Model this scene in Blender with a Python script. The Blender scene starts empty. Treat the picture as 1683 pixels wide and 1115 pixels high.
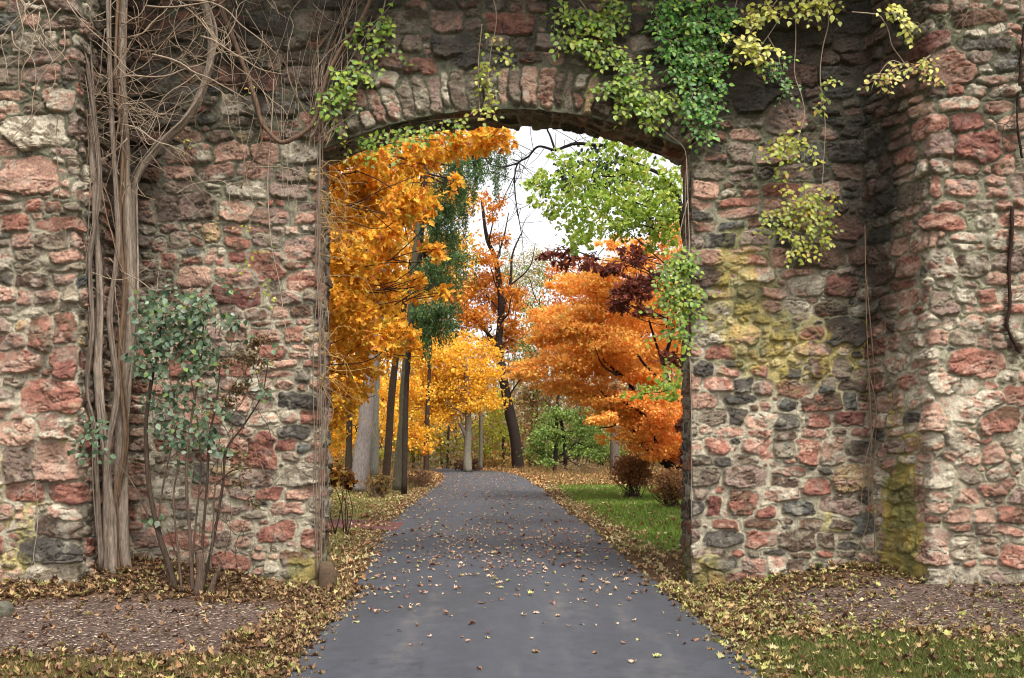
import bpy, math, random
import numpy as np
from mathutils import Vector
random.seed(11)
RG = np.random.default_rng(11)
scene = bpy.context.scene
COL = scene.collection

# ------------------------------------------------------------------ camera / light
F, HZ, CH = 1464.0, 760.0, 1.70          # focal length in photo pixels, horizon row, eye height (m)
cam_d = bpy.data.cameras.new("camera")
cam = bpy.data.objects.new("camera", cam_d); COL.objects.link(cam)
cam_d.sensor_width = 36.0
cam_d.lens = 36.0 * F / 1683.0
cam_d.shift_y = (HZ - 557.5) / 1683.0
cam_d.clip_start = 0.1; cam_d.clip_end = 2000
cam.location = (0, 0, CH); cam.rotation_euler = (math.radians(90), 0, 0)
scene.camera = cam

SUN_EL, SUN_AZ = 58.0, 152.0     # overcast: soft broad sun from behind the camera, a little right
world = bpy.data.worlds.new("World"); scene.world = world; world.use_nodes = True
nt = world.node_tree; nt.nodes.clear()
out = nt.nodes.new("ShaderNodeOutputWorld"); bg = nt.nodes.new("ShaderNodeBackground")
sky = nt.nodes.new("ShaderNodeTexSky"); sky.sky_type = 'NISHITA'; sky.sun_disc = False
sky.sun_elevation = math.radians(SUN_EL); sky.sun_rotation = math.radians(SUN_AZ)
sky.air_density = 1.0; sky.dust_density = 4.0; sky.ozone_density = 1.0
hs = nt.nodes.new("ShaderNodeHueSaturation"); hs.inputs['Saturation'].default_value = 0.07
hs.inputs['Value'].default_value = 1.0
nt.links.new(sky.outputs[0], hs.inputs['Color']); nt.links.new(hs.outputs[0], bg.inputs[0])
bg.inputs[1].default_value = 0.15; nt.links.new(bg.outputs[0], out.inputs[0])
sun_d = bpy.data.lights.new("sun", 'SUN'); sun_d.energy = 1.35; sun_d.angle = math.radians(14)
sun_d.color = (1.0, 0.94, 0.84)
sun = bpy.data.objects.new("sun", sun_d); COL.objects.link(sun)
az = math.radians(SUN_AZ); el = math.radians(SUN_EL)
sdir = Vector((math.sin(az) * math.cos(el), math.cos(az) * math.cos(el), math.sin(el)))
sun.rotation_euler = sdir.to_track_quat('Z', 'Y').to_euler(); sun.location = (0, 0, 30)
scene.view_settings.view_transform = 'Standard'; scene.view_settings.look = 'None'
scene.view_settings.exposure = 1.18; scene.view_settings.gamma = 1.0
scene.view_settings.use_curve_mapping = False
scene.cycles.filter_width = 1.05; scene.cycles.max_bounces = 6; scene.cycles.diffuse_bounces = 3; scene.cycles.transmission_bounces = 3
scene.cycles.transparent_max_bounces = 4

# ------------------------------------------------------------------ helpers
def lin(c, k=1.0):
    c = np.asarray(c, float) / 255.0
    return np.where(c <= 0.04045, c / 12.92, ((c + 0.055) / 1.055) ** 2.4) * k
WK = 0.79; AK = 0.56      # observed colour -> base colour
def P(px, py, Y):
    return np.array([(px - 841.5) * Y / F, Y, CH + (HZ - py) * Y / F])
def sst(x, a=0.0, b=1.0):
    t = np.clip((np.asarray(x, float) - a) / (b - a), 0, 1); return t * t * (3 - 2 * t)

def _hash(ix, iy, iz, seed):
    h = (ix * 374761393 + iy * 668265263 + iz * 2147483647 + seed * 974634777).astype(np.uint64) & np.uint64(0xFFFFFFFF)
    h = ((h ^ (h >> np.uint64(13))) * np.uint64(1274126177)) & np.uint64(0xFFFFFFFF)
    h = h ^ (h >> np.uint64(16))
    return (h & np.uint64(0xFFFF)).astype(float) / 65535.0
def vn2(x, y, seed=0):
    x = np.asarray(x, float); y = np.asarray(y, float)
    ix = np.floor(x).astype(np.int64); iy = np.floor(y).astype(np.int64)
    fx = x - ix; fy = y - iy; fx = fx * fx * (3 - 2 * fx); fy = fy * fy * (3 - 2 * fy)
    ix = ix + 100000; iy = iy + 100000; z = np.zeros_like(ix)
    a = _hash(ix, iy, z, seed); b = _hash(ix + 1, iy, z, seed)
    c = _hash(ix, iy + 1, z, seed); d = _hash(ix + 1, iy + 1, z, seed)
    return (a * (1 - fx) + b * fx) * (1 - fy) + (c * (1 - fx) + d * fx) * fy
def fbm(x, y, seed=0, oc=4, gain=0.5):
    s = 0; a = 1.0; t = 0
    for k in range(oc):
        s = s + a * (vn2(x * 2 ** k + 17.3 * k, y * 2 ** k - 9.1 * k, seed + k) * 2 - 1); t += a; a *= gain
    return s / t                                   # -1..1

def add_mesh(name, V, FA, mat=None, parent=None, col=None, smooth=True, loc=None, cr=None):
    """V (n,3); FA list of (m,k) index arrays; col (n,3) base colour per vertex"""
    V = np.asarray(V, np.float32)
    FA = [np.asarray(f, np.int32) for f in FA if len(f)]
    me = bpy.data.meshes.new(name)
    if loc is not None: V = V - np.asarray(loc, np.float32)
    me.vertices.add(len(V)); me.vertices.foreach_set("co", V.ravel())
    nl = sum(f.size for f in FA); nf = sum(len(f) for f in FA)
    me.loops.add(nl); me.loops.foreach_set("vertex_index", np.concatenate([f.ravel() for f in FA]))
    tot = np.concatenate([np.full(len(f), f.shape[1], np.int32) for f in FA])
    st = np.concatenate([[0], np.cumsum(tot)[:-1]]).astype(np.int32)
    me.polygons.add(nf); me.polygons.foreach_set("loop_start", st)
    try: me.polygons.foreach_set("loop_total", tot)
    except Exception: pass
    me.polygons.foreach_set("use_smooth", np.full(nf, smooth, bool))
    if col is not None:
        a = me.attributes.new("Col", 'FLOAT_COLOR', 'POINT')
        c = np.ones((len(V), 4), np.float32); c[:, :3] = col
        a.data.foreach_set("color", c.ravel())
    me.update(calc_edges=True); me.validate()
    if mat: me.materials.append(mat)
    o = bpy.data.objects.new(name, me); COL.objects.link(o)
    if loc is not None: o.location = tuple(float(v) for v in loc)
    if parent is not None:
        o.parent = parent
        if loc is None: o.location = tuple(-c for c in parent.location)
    return o
def tag(o, label=None, cat=None, group=None, kind=None):
    if label: o["label"] = label
    if cat: o["category"] = cat
    if group: o["group"] = group
    if kind: o["kind"] = kind
    return o
def thing(name, loc, label, cat, group=None):
    o = bpy.data.objects.new(name, None); COL.objects.link(o); o.location = tuple(float(v) for v in loc)
    o.empty_display_size = 0.2
    return tag(o, label, cat, group)

class MB:
    def __init__(s): s.V = []; s.F = {}; s.C = []; s.n = 0
    def add(s, V, F, c=None):
        V = np.asarray(V, float); s.V.append(V)
        for f in F:
            f = np.asarray(f)
            if len(f): s.F.setdefault(f.shape[1], []).append(f + s.n)
        s.C.append(np.broadcast_to(np.asarray(c if c is not None else (0.2, 0.2, 0.2), float), (len(V), 3)))
        s.n += len(V)
    def build(s, name, mat, parent=None, smooth=True, loc=None):
        if not s.V: return None
        return add_mesh(name, np.concatenate(s.V), [np.concatenate(v) for v in s.F.values()], mat, parent,
                        np.concatenate(s.C), smooth, loc)

def catmull(pts, n):
    pts = np.asarray(pts, float)
    if len(pts) == 2: return pts[0] + (pts[1] - pts[0]) * np.linspace(0, 1, n)[:, None]
    p = np.vstack([2 * pts[0] - pts[1], pts, 2 * pts[-1] - pts[-2]])
    t = np.linspace(0, len(pts) - 1 - 1e-6, n); i = t.astype(int); f = (t - i)[:, None]
    a, b, c, d = p[i], p[i + 1], p[i + 2], p[i + 3]
    return 0.5 * (2 * b + (c - a) * f + (2 * a - 5 * b + 4 * c - d) * f ** 2 + (3 * b - a - 3 * c + d) * f ** 3)
def tube(mb, pts, r0, r1, sides=8, n=None, c=None, rough=0.0, power=1.0):
    pts = np.asarray(pts, float)
    L = np.linalg.norm(np.diff(pts, axis=0), axis=1).sum()
    if n is None: n = max(3, min(60, int(L / max(0.06, 2.5 * max(r0, r1))) + 2, ), len(pts) + 1)
    Q = catmull(pts, n)
    T = np.gradient(Q, axis=0); T /= np.linalg.norm(T, axis=1)[:, None] + 1e-9
    up = np.array([0, 1, 0.0]) if abs(T[0, 1]) < 0.8 else np.array([1.0, 0, 0])
    U = np.cross(T, up); U /= np.linalg.norm(U, axis=1)[:, None] + 1e-9
    W = np.cross(T, U)
    t = np.linspace(0, 1, n)[:, None]; R = r0 + (r1 - r0) * t ** power
    th = np.linspace(0, 2 * np.pi, sides, endpoint=False)[None, :]
    if rough > 0:
        sd = random.randrange(999)
        R = R * (1 + rough * fbm(np.tile(np.arange(sides) * 1.1, (n, 1)), np.tile(np.arange(n)[:, None] * 0.45, (1, sides)), sd, 2))
    V = Q[:, None, :] + (R * np.cos(th))[..., None] * U[:, None, :] + (R * np.sin(th))[..., None] * W[:, None, :]
    V = V.reshape(-1, 3)
    i = np.arange(n - 1)[:, None] * sides; j = np.arange(sides)[None, :]; k = (j + 1) % sides
    Fq = np.stack([i + j, i + k, i + k + sides, i + j + sides], -1).reshape(-1, 4)
    cap = [np.arange(sides)[None, ::-1], (np.arange(sides) + (n - 1) * sides)[None, :]] if sides > 4 else [np.arange(sides)[None, ::-1], (np.arange(sides) + (n - 1) * sides)[None, :]]
    cc = c
    mb.add(V, [Fq] + cap, cc)
    return Q

# leaf outlines: (verts in leaf space x=side, y=length, z=lift ; faces)
LEAF = {
 'tiny':  (np.array([[0, 0, 0], [.42, .45, .10], [0, 1, -.05], [-.42, .5, .10]]), [np.array([[0, 1, 2], [0, 2, 3]])]),
 'oval':  (np.array([[0, 0, 0], [.30, .22, .06], [.34, .55, .06], [0, 1, -.12], [-.34, .55, .06], [-.30, .22, .06], [0, .5, -.02]]),
           [np.array([[0, 1, 6], [1, 2, 6], [2, 3, 6], [3, 4, 6], [4, 5, 6], [5, 0, 6]])]),
 'needle': (np.array([[0, 0, 0], [.16, .4, 0], [0, 1, -.05], [-.16, .4, 0]]), [np.array([[0, 1, 2], [0, 2, 3]])]),
}
def _lobed(pts, cup=.12):
    v = [[0, .38, -.04]] + [[x, y, cup * abs(x) + .10 * math.sin(7 * x + 5 * y)] for x, y in pts]
    n = len(pts)
    return np.array(v), [np.array([[0, 1 + i, 1 + (i + 1) % n] for i in range(n)])]
LEAF['maple'] = _lobed([(0, 0), (.22, .12), (.50, .10), (.36, .30), (.60, .52), (.34, .52), (.24, .66), (.16, .70), (0, 1),
                        (-.16, .70), (-.28, .64), (-.34, .50), (-.60, .54), (-.36, .30), (-.50, .12), (-.2, .1)])
LEAF['oak'] = _lobed([(0, 0), (.12, .14), (.30, .22), (.16, .34), (.40, .50), (.18, .58), (.30, .80), (.10, .82), (0, 1),
                      (-.10, .84), (-.30, .76), (-.18, .60), (-.40, .46), (-.16, .36), (-.28, .20), (-.12, .12)])
def leaves(mb, Pn, D, N, S, shape, cols, curl=0.0):
    n = len(Pn)
    if n == 0: return
    lv, lf = LEAF[shape]
    D = D / (np.linalg.norm(D, axis=1)[:, None] + 1e-9)
    X = np.cross(D, N); X /= np.linalg.norm(X, axis=1)[:, None] + 1e-9
    N = np.cross(X, D)
    S = np.broadcast_to(np.asarray(S, float), (n,))
    l = np.broadcast_to(lv, (n,) + lv.shape).copy()
    if curl:
        cu = RG.uniform(-0.4, 1, n)[:, None] * curl
        l[:, :, 2] += cu * (l[:, :, 1] - .4) ** 2 * 2 + RG.uniform(0, 1, n)[:, None] * curl * np.abs(l[:, :, 0]) * 1.2
        l[:, :, 0] *= RG.uniform(.65, 1.1, n)[:, None]
    V = Pn[:, None, :] + S[:, None, None] * (l[..., 0:1] * X[:, None, :] + l[..., 1:2] * D[:, None, :] + l[..., 2:3] * N[:, None, :])
    k = lv.shape[0]
    Fs = [(f[None, :, :] + (np.arange(n) * k)[:, None, None]).reshape(-1, f.shape[1]) for f in lf]
    mb.add(V.reshape(-1, 3), Fs, np.repeat(cols, k, axis=0))
AKL = 1.0
def pick(pal, n, jit=0.16, k=None):
    """pal list of (weight,(r,g,b)) in photo sRGB -> base colours"""
    w = np.array([p[0] for p in pal], float); w /= w.sum()
    c = np.array([lin(p[1], AK if k is None else k) for p in pal])[RG.choice(len(pal), n, p=w)]
    c = c * (1 + RG.uniform(-jit, jit, (n, 1))) * (1 + RG.uniform(-.07, .07, (n, 3)))
    return np.clip(c, 0.004, .85)
def rdir(n, zb=0.0, zs=1.0):
    v = RG.normal(size=(n, 3)); v[:, 2] = v[:, 2] * zs + zb
    return v / np.linalg.norm(v, axis=1)[:, None]

# ------------------------------------------------------------------ materials
def new_mat(name):
    m = bpy.data.materials.new(name); m.use_nodes = True; t = m.node_tree; t.nodes.clear()
    o = t.nodes.new("ShaderNodeOutputMaterial"); b = t.nodes.new("ShaderNodeBsdfPrincipled")
    t.links.new(b.outputs[0], o.inputs[0]); return m, t, b, o
def vc_mat(name, rough=.85, spec=.25, n1=40., v1=(.75, 1.25), bump=.3, bscale=60., dist=.01, n2=None, v2=(1, 1), zs=1.0):
    m, t, b, o = new_mat(name)
    at = t.nodes.new("ShaderNodeAttribute"); at.attribute_name = "Col"
    tc = t.nodes.new("ShaderNodeTexCoord")
    src = at.outputs['Color']
    mp = t.nodes.new('ShaderNodeMapping'); mp.inputs['Scale'].default_value = (1, 1, zs); t.links.new(tc.outputs['Object'], mp.inputs[0])
    for sc, (lo, hi) in [(n1, v1)] + ([(n2, v2)] if n2 else []):
        no = t.nodes.new("ShaderNodeTexNoise"); no.inputs['Scale'].default_value = sc; no.inputs['Detail'].default_value = 5
        no.inputs['Roughness'].default_value = .65
        t.links.new(mp.outputs[0], no.inputs['Vector'])
        mr = t.nodes.new("ShaderNodeMapRange"); mr.inputs[1].default_value = .3; mr.inputs[2].default_value = .7
        mr.inputs[3].default_value = lo; mr.inputs[4].default_value = hi
        t.links.new(no.outputs['Fac'], mr.inputs[0])
        mx = t.nodes.new("ShaderNodeVectorMath"); mx.operation = 'SCALE'
        t.links.new(src, mx.inputs[0]); t.links.new(mr.outputs[0], mx.inputs['Scale']); src = mx.outputs[0]
    t.links.new(src, b.inputs['Base Color'])
    b.inputs['Roughness'].default_value = rough; b.inputs['Specular IOR Level'].default_value = spec
    nb = t.nodes.new("ShaderNodeTexNoise"); nb.inputs['Scale'].default_value = bscale; nb.inputs['Detail'].default_value = 6
    nb.inputs['Roughness'].default_value = .7; t.links.new(mp.outputs[0], nb.inputs['Vector'])
    bp = t.nodes.new("ShaderNodeBump"); bp.inputs['Strength'].default_value = bump; bp.inputs['Distance'].default_value = dist
    t.links.new(nb.outputs['Fac'], bp.inputs['Height']); t.links.new(bp.outputs[0], b.inputs['Normal'])
    return m
def leaf_mat(name, trans=.4, rough=.55, spec=.3):
    m, t, b, o = new_mat(name)
    at = t.nodes.new("ShaderNodeAttribute"); at.attribute_name = "Col"
    t.links.new(at.outputs['Color'], b.inputs['Base Color']); b.inputs['Roughness'].default_value = rough
    b.inputs['Specular IOR Level'].default_value = spec
    tr = t.nodes.new("ShaderNodeBsdfTranslucent"); t.links.new(at.outputs['Color'], tr.inputs[0])
    mx = t.nodes.new("ShaderNodeMixShader"); mx.inputs[0].default_value = trans
    t.links.new(b.outputs[0], mx.inputs[1]); t.links.new(tr.outputs[0], mx.inputs[2]); t.links.new(mx.outputs[0], o.inputs[0])
    return m
M_STONE = vc_mat("rubble_stone_and_mortar", .92, .18, 105, (.50, 1.50), .9, 85, .016, 30, (.70, 1.30))
M_BARK = vc_mat("bark", .9, .15, 60, (.45, 1.45), .8, 70, .02, zs=.12)
M_TWIG = vc_mat("dry_twig", .8, .2, 20, (.75, 1.2), .1, 60, .004)
M_LEAF = leaf_mat("living_leaf", .42)
M_WALLLEAF = leaf_mat("creeper_leaf", .3, .45, .4)
M_DRY = leaf_mat("fallen_leaf", .12, .7, .2)
M_GRASS = leaf_mat("grass_blade", .3, .6, .2)
M_SOIL = vc_mat("soil", .95, .1, 18, (.65, 1.3), .8, 30, .03, 3, (.85, 1.15))

# ------------------------------------------------------------------ terrain
_PY = [-60, 12, 16, 24, 33, 43, 55, 75, 120, 600]
_PZ = [0, 0, .2, .5, .72, .95, 1.14, 1.35, 1.5, 1.6]
def prof(y): return np.interp(y, _PY, _PZ)
def Ypix(py):
    ys = np.linspace(3, 110, 4000); pp = HZ + (CH - prof(ys)) * F / ys
    return float(np.interp(-py, -pp, ys))
# path edges measured on the ground
EDGE = [(1330, 330, 1410), (1115, 463, 1262), (1092, 479, 1239), (1023, 537, 1165), (994, 563, 1128), (965, 588, 1090), (940, 596, 1052),
        (905, 612, 1015), (877, 632, 985), (853, 648, 952), (828, 678, 918), (804, 708, 892), (790, 722, 872), (780, 724, 850), (775.5, 708, 822), (773.2, 660, 770)]
_ey = [Ypix(e[0]) for e in EDGE]
_el = [(e[1] - 841.5) * y / F for e, y in zip(EDGE, _ey)]; _er = [(e[2] - 841.5) * y / F for e, y in zip(EDGE, _ey)]
def edgeL(y): return np.interp(y, _ey, _el)
def edgeR(y): return np.interp(y, _ey, _er)
def offroad(x, y):      # signed distance outside the path
    return np.maximum(edgeL(y) - x, x - edgeR(y))
def hgt(x, y, rough=True):
    x = np.asarray(x, float); y = np.asarray(y, float)
    m = np.where(x < 0, .34, .30) * sst(np.abs(x + .08), 2.5, 4.8) * sst(y, 9.9, 12.1) * (1 - sst(y, 12.8, 15.5))
    z = prof(y) + m
    od = offroad(x, y)
    z = z - .035 * (1 - sst(od, -.15, .12)) + .03 * sst(od, 0, .8)
    if rough: z = z + (.018 * fbm(x * 2.1, y * 2.1, 5, 3) + .06 * fbm(x * .35, y * .35, 9, 2)) * sst(od, .05, .6) * (1 - .0 * m)
    z = z + sst(np.abs(x), 8, 30) * .5 * fbm(x * .06, y * .06, 3, 2)
    return z
def gline(lo, fine0, fine1, hi, s, g):
    a = [fine0]; d = s
    while a[-1] > lo: d *= g; a.append(a[-1] - d)
    b = list(np.arange(fine0 + s, fine1, s)); c = [b[-1]]; d = s
    while c[-1] < hi: d *= g; c.append(c[-1] + d)
    return np.array(a[::-1] + b + c[1:])
gx = gline(-400, -7.5, 7.5, 400, .05, 1.09); gy = gline(-40, 6.4, 15.5, 600, .05, 1.045)
GX, GY = np.meshgrid(gx, gy); GZ = hgt(GX, GY)
# ground cover masks
def masks(x, y):
    n = fbm(x * .9, y * .9, 21, 3) + .7 * fbm(x * 3.3, y * 3.3, 22, 2); n2 = fbm(x * 3, y * 3, 25, 3)
    od = offroad(x, y)
    soilL = (x < 0) * sst(y + .35 * n, 7.55, 7.85) * (1 - sst(y + .3 * n - .10 * (x + 6), 9.95, 10.5)) * sst(od + .25 * n, .45, .8)
    soilR = (x > 0) * sst(y + .35 * n, 8.7, 9.1) * (1 - sst(y + .5 * n2, 10.9, 11.5)) * sst(od + .35 * n, .75, 1.3)
    front = (y < 12.6)
    grass = np.where(x < 0, 1 - sst(y + .4 * n, 7.5, 7.8), 1 - sst(y + .4 * n, 8.35, 8.75)) * front
    back = (y > 12.6) * (1 - sst(y, 34, 44))
    gL = back * (x < 0) * sst(od + .2 * n, .25, .8); gR = back * (x > 0) * sst(od + .4 * n2, .3, .9) * sst(y + n * 1.2, 14.2, 16.5)
    return soilL * front, soilR * front, grass, gL, gR
sL, sR, gF, gLb, gRb = masks(GX, GY)
def mixc(a, b, t): return a * (1 - t[..., None]) + b * t[..., None]
c = np.broadcast_to(lin((112, 86, 62), AK), GX.shape + (3,)).copy()
nn = fbm(GX * 6, GY * 6, 31, 3)[..., None]
c = c * (1 + .35 * nn)
soilc = lin((124, 104, 94), AK) * (1 + .3 * nn)
c = c * (1 - np.maximum(sL, sR)[..., None]) + soilc * np.maximum(sL, sR)[..., None]
c = mixc(c, lin((112, 108, 58), AK), np.where(GX < 0, .55, .8) * gF)
c = mixc(c, lin((158, 152, 92), AK), gLb); c = mixc(c, lin((120, 142, 64), AK), gRb)
c = mixc(c, lin((150, 118, 78), AK), sst(GY, 34, 44))
idx = np.arange(GX.size).reshape(GX.shape)
Fq = np.stack([idx[:-1, :-1], idx[:-1, 1:], idx[1:, 1:], idx[1:, :-1]], -1).reshape(-1, 4)
ground = add_mesh("ground", np.stack([GX, GY, GZ], -1).reshape(-1, 3), [Fq], M_SOIL, None, c.reshape(-1, 3))
tag(ground, "bare soil, lawn and leaf strewn forest floor", "ground", kind="structure")

# asphalt drive
ys = np.concatenate([np.arange(-1.0, 6, .2), np.arange(6, 24, .035), np.arange(24, 66, .4)]); ts = np.linspace(0, 1, 171)
A = []; Cc = []
wob = .07 * fbm(ys * 1.3, ys * 0, 41, 3) + .045 * fbm(ys * 4.5, ys * 0, 42, 2)
wob2 = .08 * fbm(ys * 1.1, ys * 0 + 5, 43, 3) + .045 * fbm(ys * 4.5, ys * 0 + 3, 44, 2)
YY, TT = np.meshgrid(ys, ts, indexing='ij')
LX = edgeL(ys) + wob; RX = edgeR(ys) + wob2
XX = LX[:, None] * (1 - TT) + RX[:, None] * TT
ZZ = prof(YY) + .004 + .03 * (1 - (2 * TT - 1) ** 2) - .03 * (np.abs(2 * TT - 1) > .999)
n1 = fbm(XX * .8, YY * .35, 51, 4); n2_ = fbm(XX * 2.2, YY * .25, 55, 3)
base = lin((80, 83, 91), AK) * (1 + .13 * n1 + .10 * n2_)[..., None]
ck = 1 - np.abs(fbm(XX * .9 + .5 * fbm(XX * 4, YY * 4, 62, 2), YY * .55 + .5 * fbm(XX * 4, YY * 4, 63, 2), 64, 3))
ck = sst(ck, .982, .996) * (fbm(XX * .5, YY * .5, 65, 2) > .05)
fine_ = fbm(XX * 9, YY * 6, 66, 4, .7); trk = np.exp(-((XX - .35) / .28) ** 2) + np.exp(-((XX + 1.1) / .28) ** 2)
damp_ = sst(fbm(XX * 1.1, YY * .5, 67, 4), .12, .5)
base = base * (1 - .35 * ck) [..., None] * (1 + .20 * fine_ + .06 * trk - .12 * damp_)[..., None]
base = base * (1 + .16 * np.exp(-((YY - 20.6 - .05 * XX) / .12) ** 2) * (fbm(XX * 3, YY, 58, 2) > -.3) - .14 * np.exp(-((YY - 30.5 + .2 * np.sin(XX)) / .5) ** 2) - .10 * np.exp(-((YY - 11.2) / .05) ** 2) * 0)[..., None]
dusty = sst(n2_ + .5 * fbm(XX * 9, YY * 1.5, 57, 3) + .35 * np.exp(-((XX + .95) / .3) ** 2), .25, 1.1) * sst(YY, 14, 10)
base = mixc(base, lin((136, 128, 122), AK), np.clip(dusty * (.28 + .5 * fine_), 0, 1))
idx = np.arange(XX.size).reshape(XX.shape)
Fq = np.stack([idx[:-1, :-1], idx[:-1, 1:], idx[1:, 1:], idx[1:, :-1]], -1).reshape(-1, 4)
M_ASPH = vc_mat("asphalt", .68, .4, 95, (.72, 1.3), .4, 140, .006, 7, (.9, 1.1))
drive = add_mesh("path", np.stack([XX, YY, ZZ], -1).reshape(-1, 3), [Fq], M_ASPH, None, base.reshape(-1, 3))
tag(drive, "dark grey asphalt drive running through the stone arch into the wood", "path", kind="structure")
# brick side path on the left
bx = np.linspace(-14, float(edgeL(19)) + .25, 60); by = np.linspace(0, 1, 12)
BX, BT = np.meshgrid(bx, by, indexing='ij')
BY = 18.4 + 1.7 * BT + .12 * np.sin(BX * 1.1) - .06 * (BX + 3)
BZ = np.maximum(prof(BY), hgt(BX, BY)) + .012
idx = np.arange(BX.size).reshape(BX.shape); Fq = np.stack([idx[:-1, :-1], idx[1:, :-1], idx[1:, 1:], idx[:-1, 1:]], -1).reshape(-1, 4)
bc = lin((128, 84, 80), AK) * (1 + .12 * fbm(BX * 2, BY * 4, 61, 3))[..., None]
tag(add_mesh("side_path", np.stack([BX, BY, BZ], -1).reshape(-1, 3), [Fq], vc_mat("red_gravel", .9, .2, 60, (.7, 1.2), .3, 90, .01), None, bc.reshape(-1, 3)),
    "reddish side path meeting the drive behind the arch", "path", kind="structure")

# ------------------------------------------------------------------ the rubble wall
W0, PL, SL, PR, FR = -8.2, -5.38, 12.0, 4.78, 11.0
nodes = np.array([(-8.2, 11.0), (-5.38, 11.0), (-5.36, 12.0), (4.78, 12.0), (5.18, 11.0), (8.2, 11.0)])
segl = np.linalg.norm(np.diff(nodes, axis=0), axis=1); cum = np.concatenate([[0], np.cumsum(segl)])
UX = cum[2] + 5.36                                  # main wall: u = x + UX
def u_main(px): return (px - 841.5) / 122.0 + UX
def u_left(px): return (px - 841.5) / 133.1 + 8.2
def u_right(px): return cum[4] + (px - 841.5) / 133.1 - 5.18
XC, HW, ZSP, ZAP = -.086, 2.5, 5.90, 6.46
sag = ZAP - ZSP; RAD = (HW * HW + sag * sag) / (2 * sag); ZC = ZAP - RAD
RING = .60
COLS = dict(pink=(184, 138, 118), red=(162, 104, 86), salmon=(198, 154, 130), mauve=(150, 124, 112), brown=(122, 90, 70),
            gb=(146, 132, 112), char=(90, 84, 78), blue=(102, 103, 98), tan=(184, 154, 108), pale=(200, 188, 166), crim=(134, 82, 72),
            dkbrown=(98, 78, 64))
def zone_palette(u, v):
    if v > 6.2 and cum[2] < u < cum[3]:
        return [(2, 'pink'), (1.3, 'red'), (3, 'mauve'), (3, 'gb'), (3, 'char'), (1.5, 'blue'), (2, 'dkbrown')]
    if u < cum[2]:
        return ([(4, 'pink'), (3, 'red'), (3, 'salmon'), (2.5, 'mauve'), (1.5, 'gb'), (.6, 'char'), (1, 'tan')] if v < 3.5 else
                [(3, 'pink'), (1.5, 'red'), (2, 'salmon'), (4, 'mauve'), (3, 'gb'), (.8, 'char'), (1, 'pale')])
    if u > cum[3]:
        return [(4, 'pink'), (1.8, 'red'), (5, 'salmon'), (1.5, 'mauve'), (3.4, 'pale'), (.7, 'char'), (1, 'gb')]
    if u > u_main(1130):
        return [(3, 'pink'), (2, 'red'), (1.5, 'salmon'), (3, 'mauve'), (2, 'gb'), (2.2, 'char'), (1.2, 'dkbrown'), (.7, 'blue'), (1, 'brown')]
    return [(4, 'pink'), (2.6, 'red'), (2.6, 'salmon'), (3, 'mauve'), (2.2, 'gb'), (.8, 'char'), (1, 'brown'), (.8, 'tan'), (.8, 'pale'), (.4, 'crim')]
def rpick(pal):
    w = [p[0] for p in pal]; return random.choices([p[1] for p in pal], w)[0]
seeds = []      # u, v, a, b, rot, pw, colourname, bulge
HANDM = [(300, 338, 95, 45, 'mauve'), (352, 384, 38, 32, 'tan'), (385, 485, 84, 36, 'crim'), (268, 680, 30, 22, 'char'), (480, 714, 58, 24, 'char'),
         (497, 740, 26, 20, 'char'), (498, 618, 30, 24, 'char'), (425, 134, 56, 36, 'red'), (446, 98, 42, 36, 'pale'), (1236, 152, 90, 62, 'char'),
         (1292, 192, 62, 52, 'mauve'), (1385, 372, 64, 38, 'crim'), (1345, 420, 78, 42, 'brown'), (1290, 548, 46, 36, 'char'),
         (1220, 552, 52, 30, 'pink'), (1386, 545, 60, 46, 'char'), (835, 38, 76, 34, 'red'), (745, 76, 62, 36, 'char'), (766, 100, 52, 26, 'char'), (690, 108, 50, 24, 'red'),
         (1330, 738, 44, 40, 'salmon'), (1372, 740, 46, 40, 'salmon'), (1395, 690, 56, 26, 'crim'), (1345, 690, 36, 24, 'red'), (1402, 780, 60, 46, 'tan'),
         (1382, 830, 66, 28, 'mauve'), (1420, 860, 40, 34, 'blue'), (1250, 690, 50, 24, 'pale'), (1248, 735, 52, 32, 'pink'), (1340, 800, 56, 28, 'red'),
         (1222, 825, 46, 40, 'red'), (1170, 835, 30, 34, 'crim'), (1192, 865, 44, 18, 'red'), (1252, 865, 50, 20, 'brown'), (1165, 550, 60, 42, 'pale'),
         (1298, 663, 32, 18, 'blue'), (1212, 684, 34, 26, 'char'), (1250, 610, 30, 18, 'red'), (1298, 612, 34, 20, 'char'), (1360, 630, 24, 28, 'blue'),
         (445, 355, 60, 30, 'mauve'), (430, 745, 50, 62, 'red'), (385, 830, 62, 24, 'pink'), (455, 877, 58, 28, 'crim'), (380, 920, 60, 26, 'red'),
         (300, 600, 44, 38, 'red'), (500, 955, 34, 48, 'tan'), (480, 920, 56, 22, 'brown'), (430, 828, 34, 12, 'char'), (385, 827, 40, 14, 'blue'),
         (440, 435, 64, 40, 'pink'), (500, 405, 60, 36, 'mauve'), (1385, 470, 48, 34, 'crim'), (1325, 470, 56, 34, 'pale'), (1245, 455, 48, 26, 'pale')]
HANDL = [(45, 288, 86, 56, 'salmon'), (62, 218, 96, 50, 'gb'), (68, 545, 42, 56, 'red'), (110, 597, 46, 58, 'red'), (106, 540, 38, 50, 'brown'),
         (84, 653, 84, 54, 'red'), (90, 760, 76, 62, 'pink'), (82, 912, 96, 42, 'char'), (92, 955, 96, 48, 'gb'), (96, 168, 54, 34, 'pink'),
         (100, 870, 76, 34, 'dkbrown'), (30, 765, 50, 62, 'mauve'), (90, 700, 52, 40, 'pink'), (105, 372, 80, 28, 'pink'), (25, 365, 50, 34, 'red'),
         (30, 708, 60, 40, 'salmon'), (110, 808, 80, 34, 'red'), (48, 808, 70, 34, 'red')]
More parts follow.
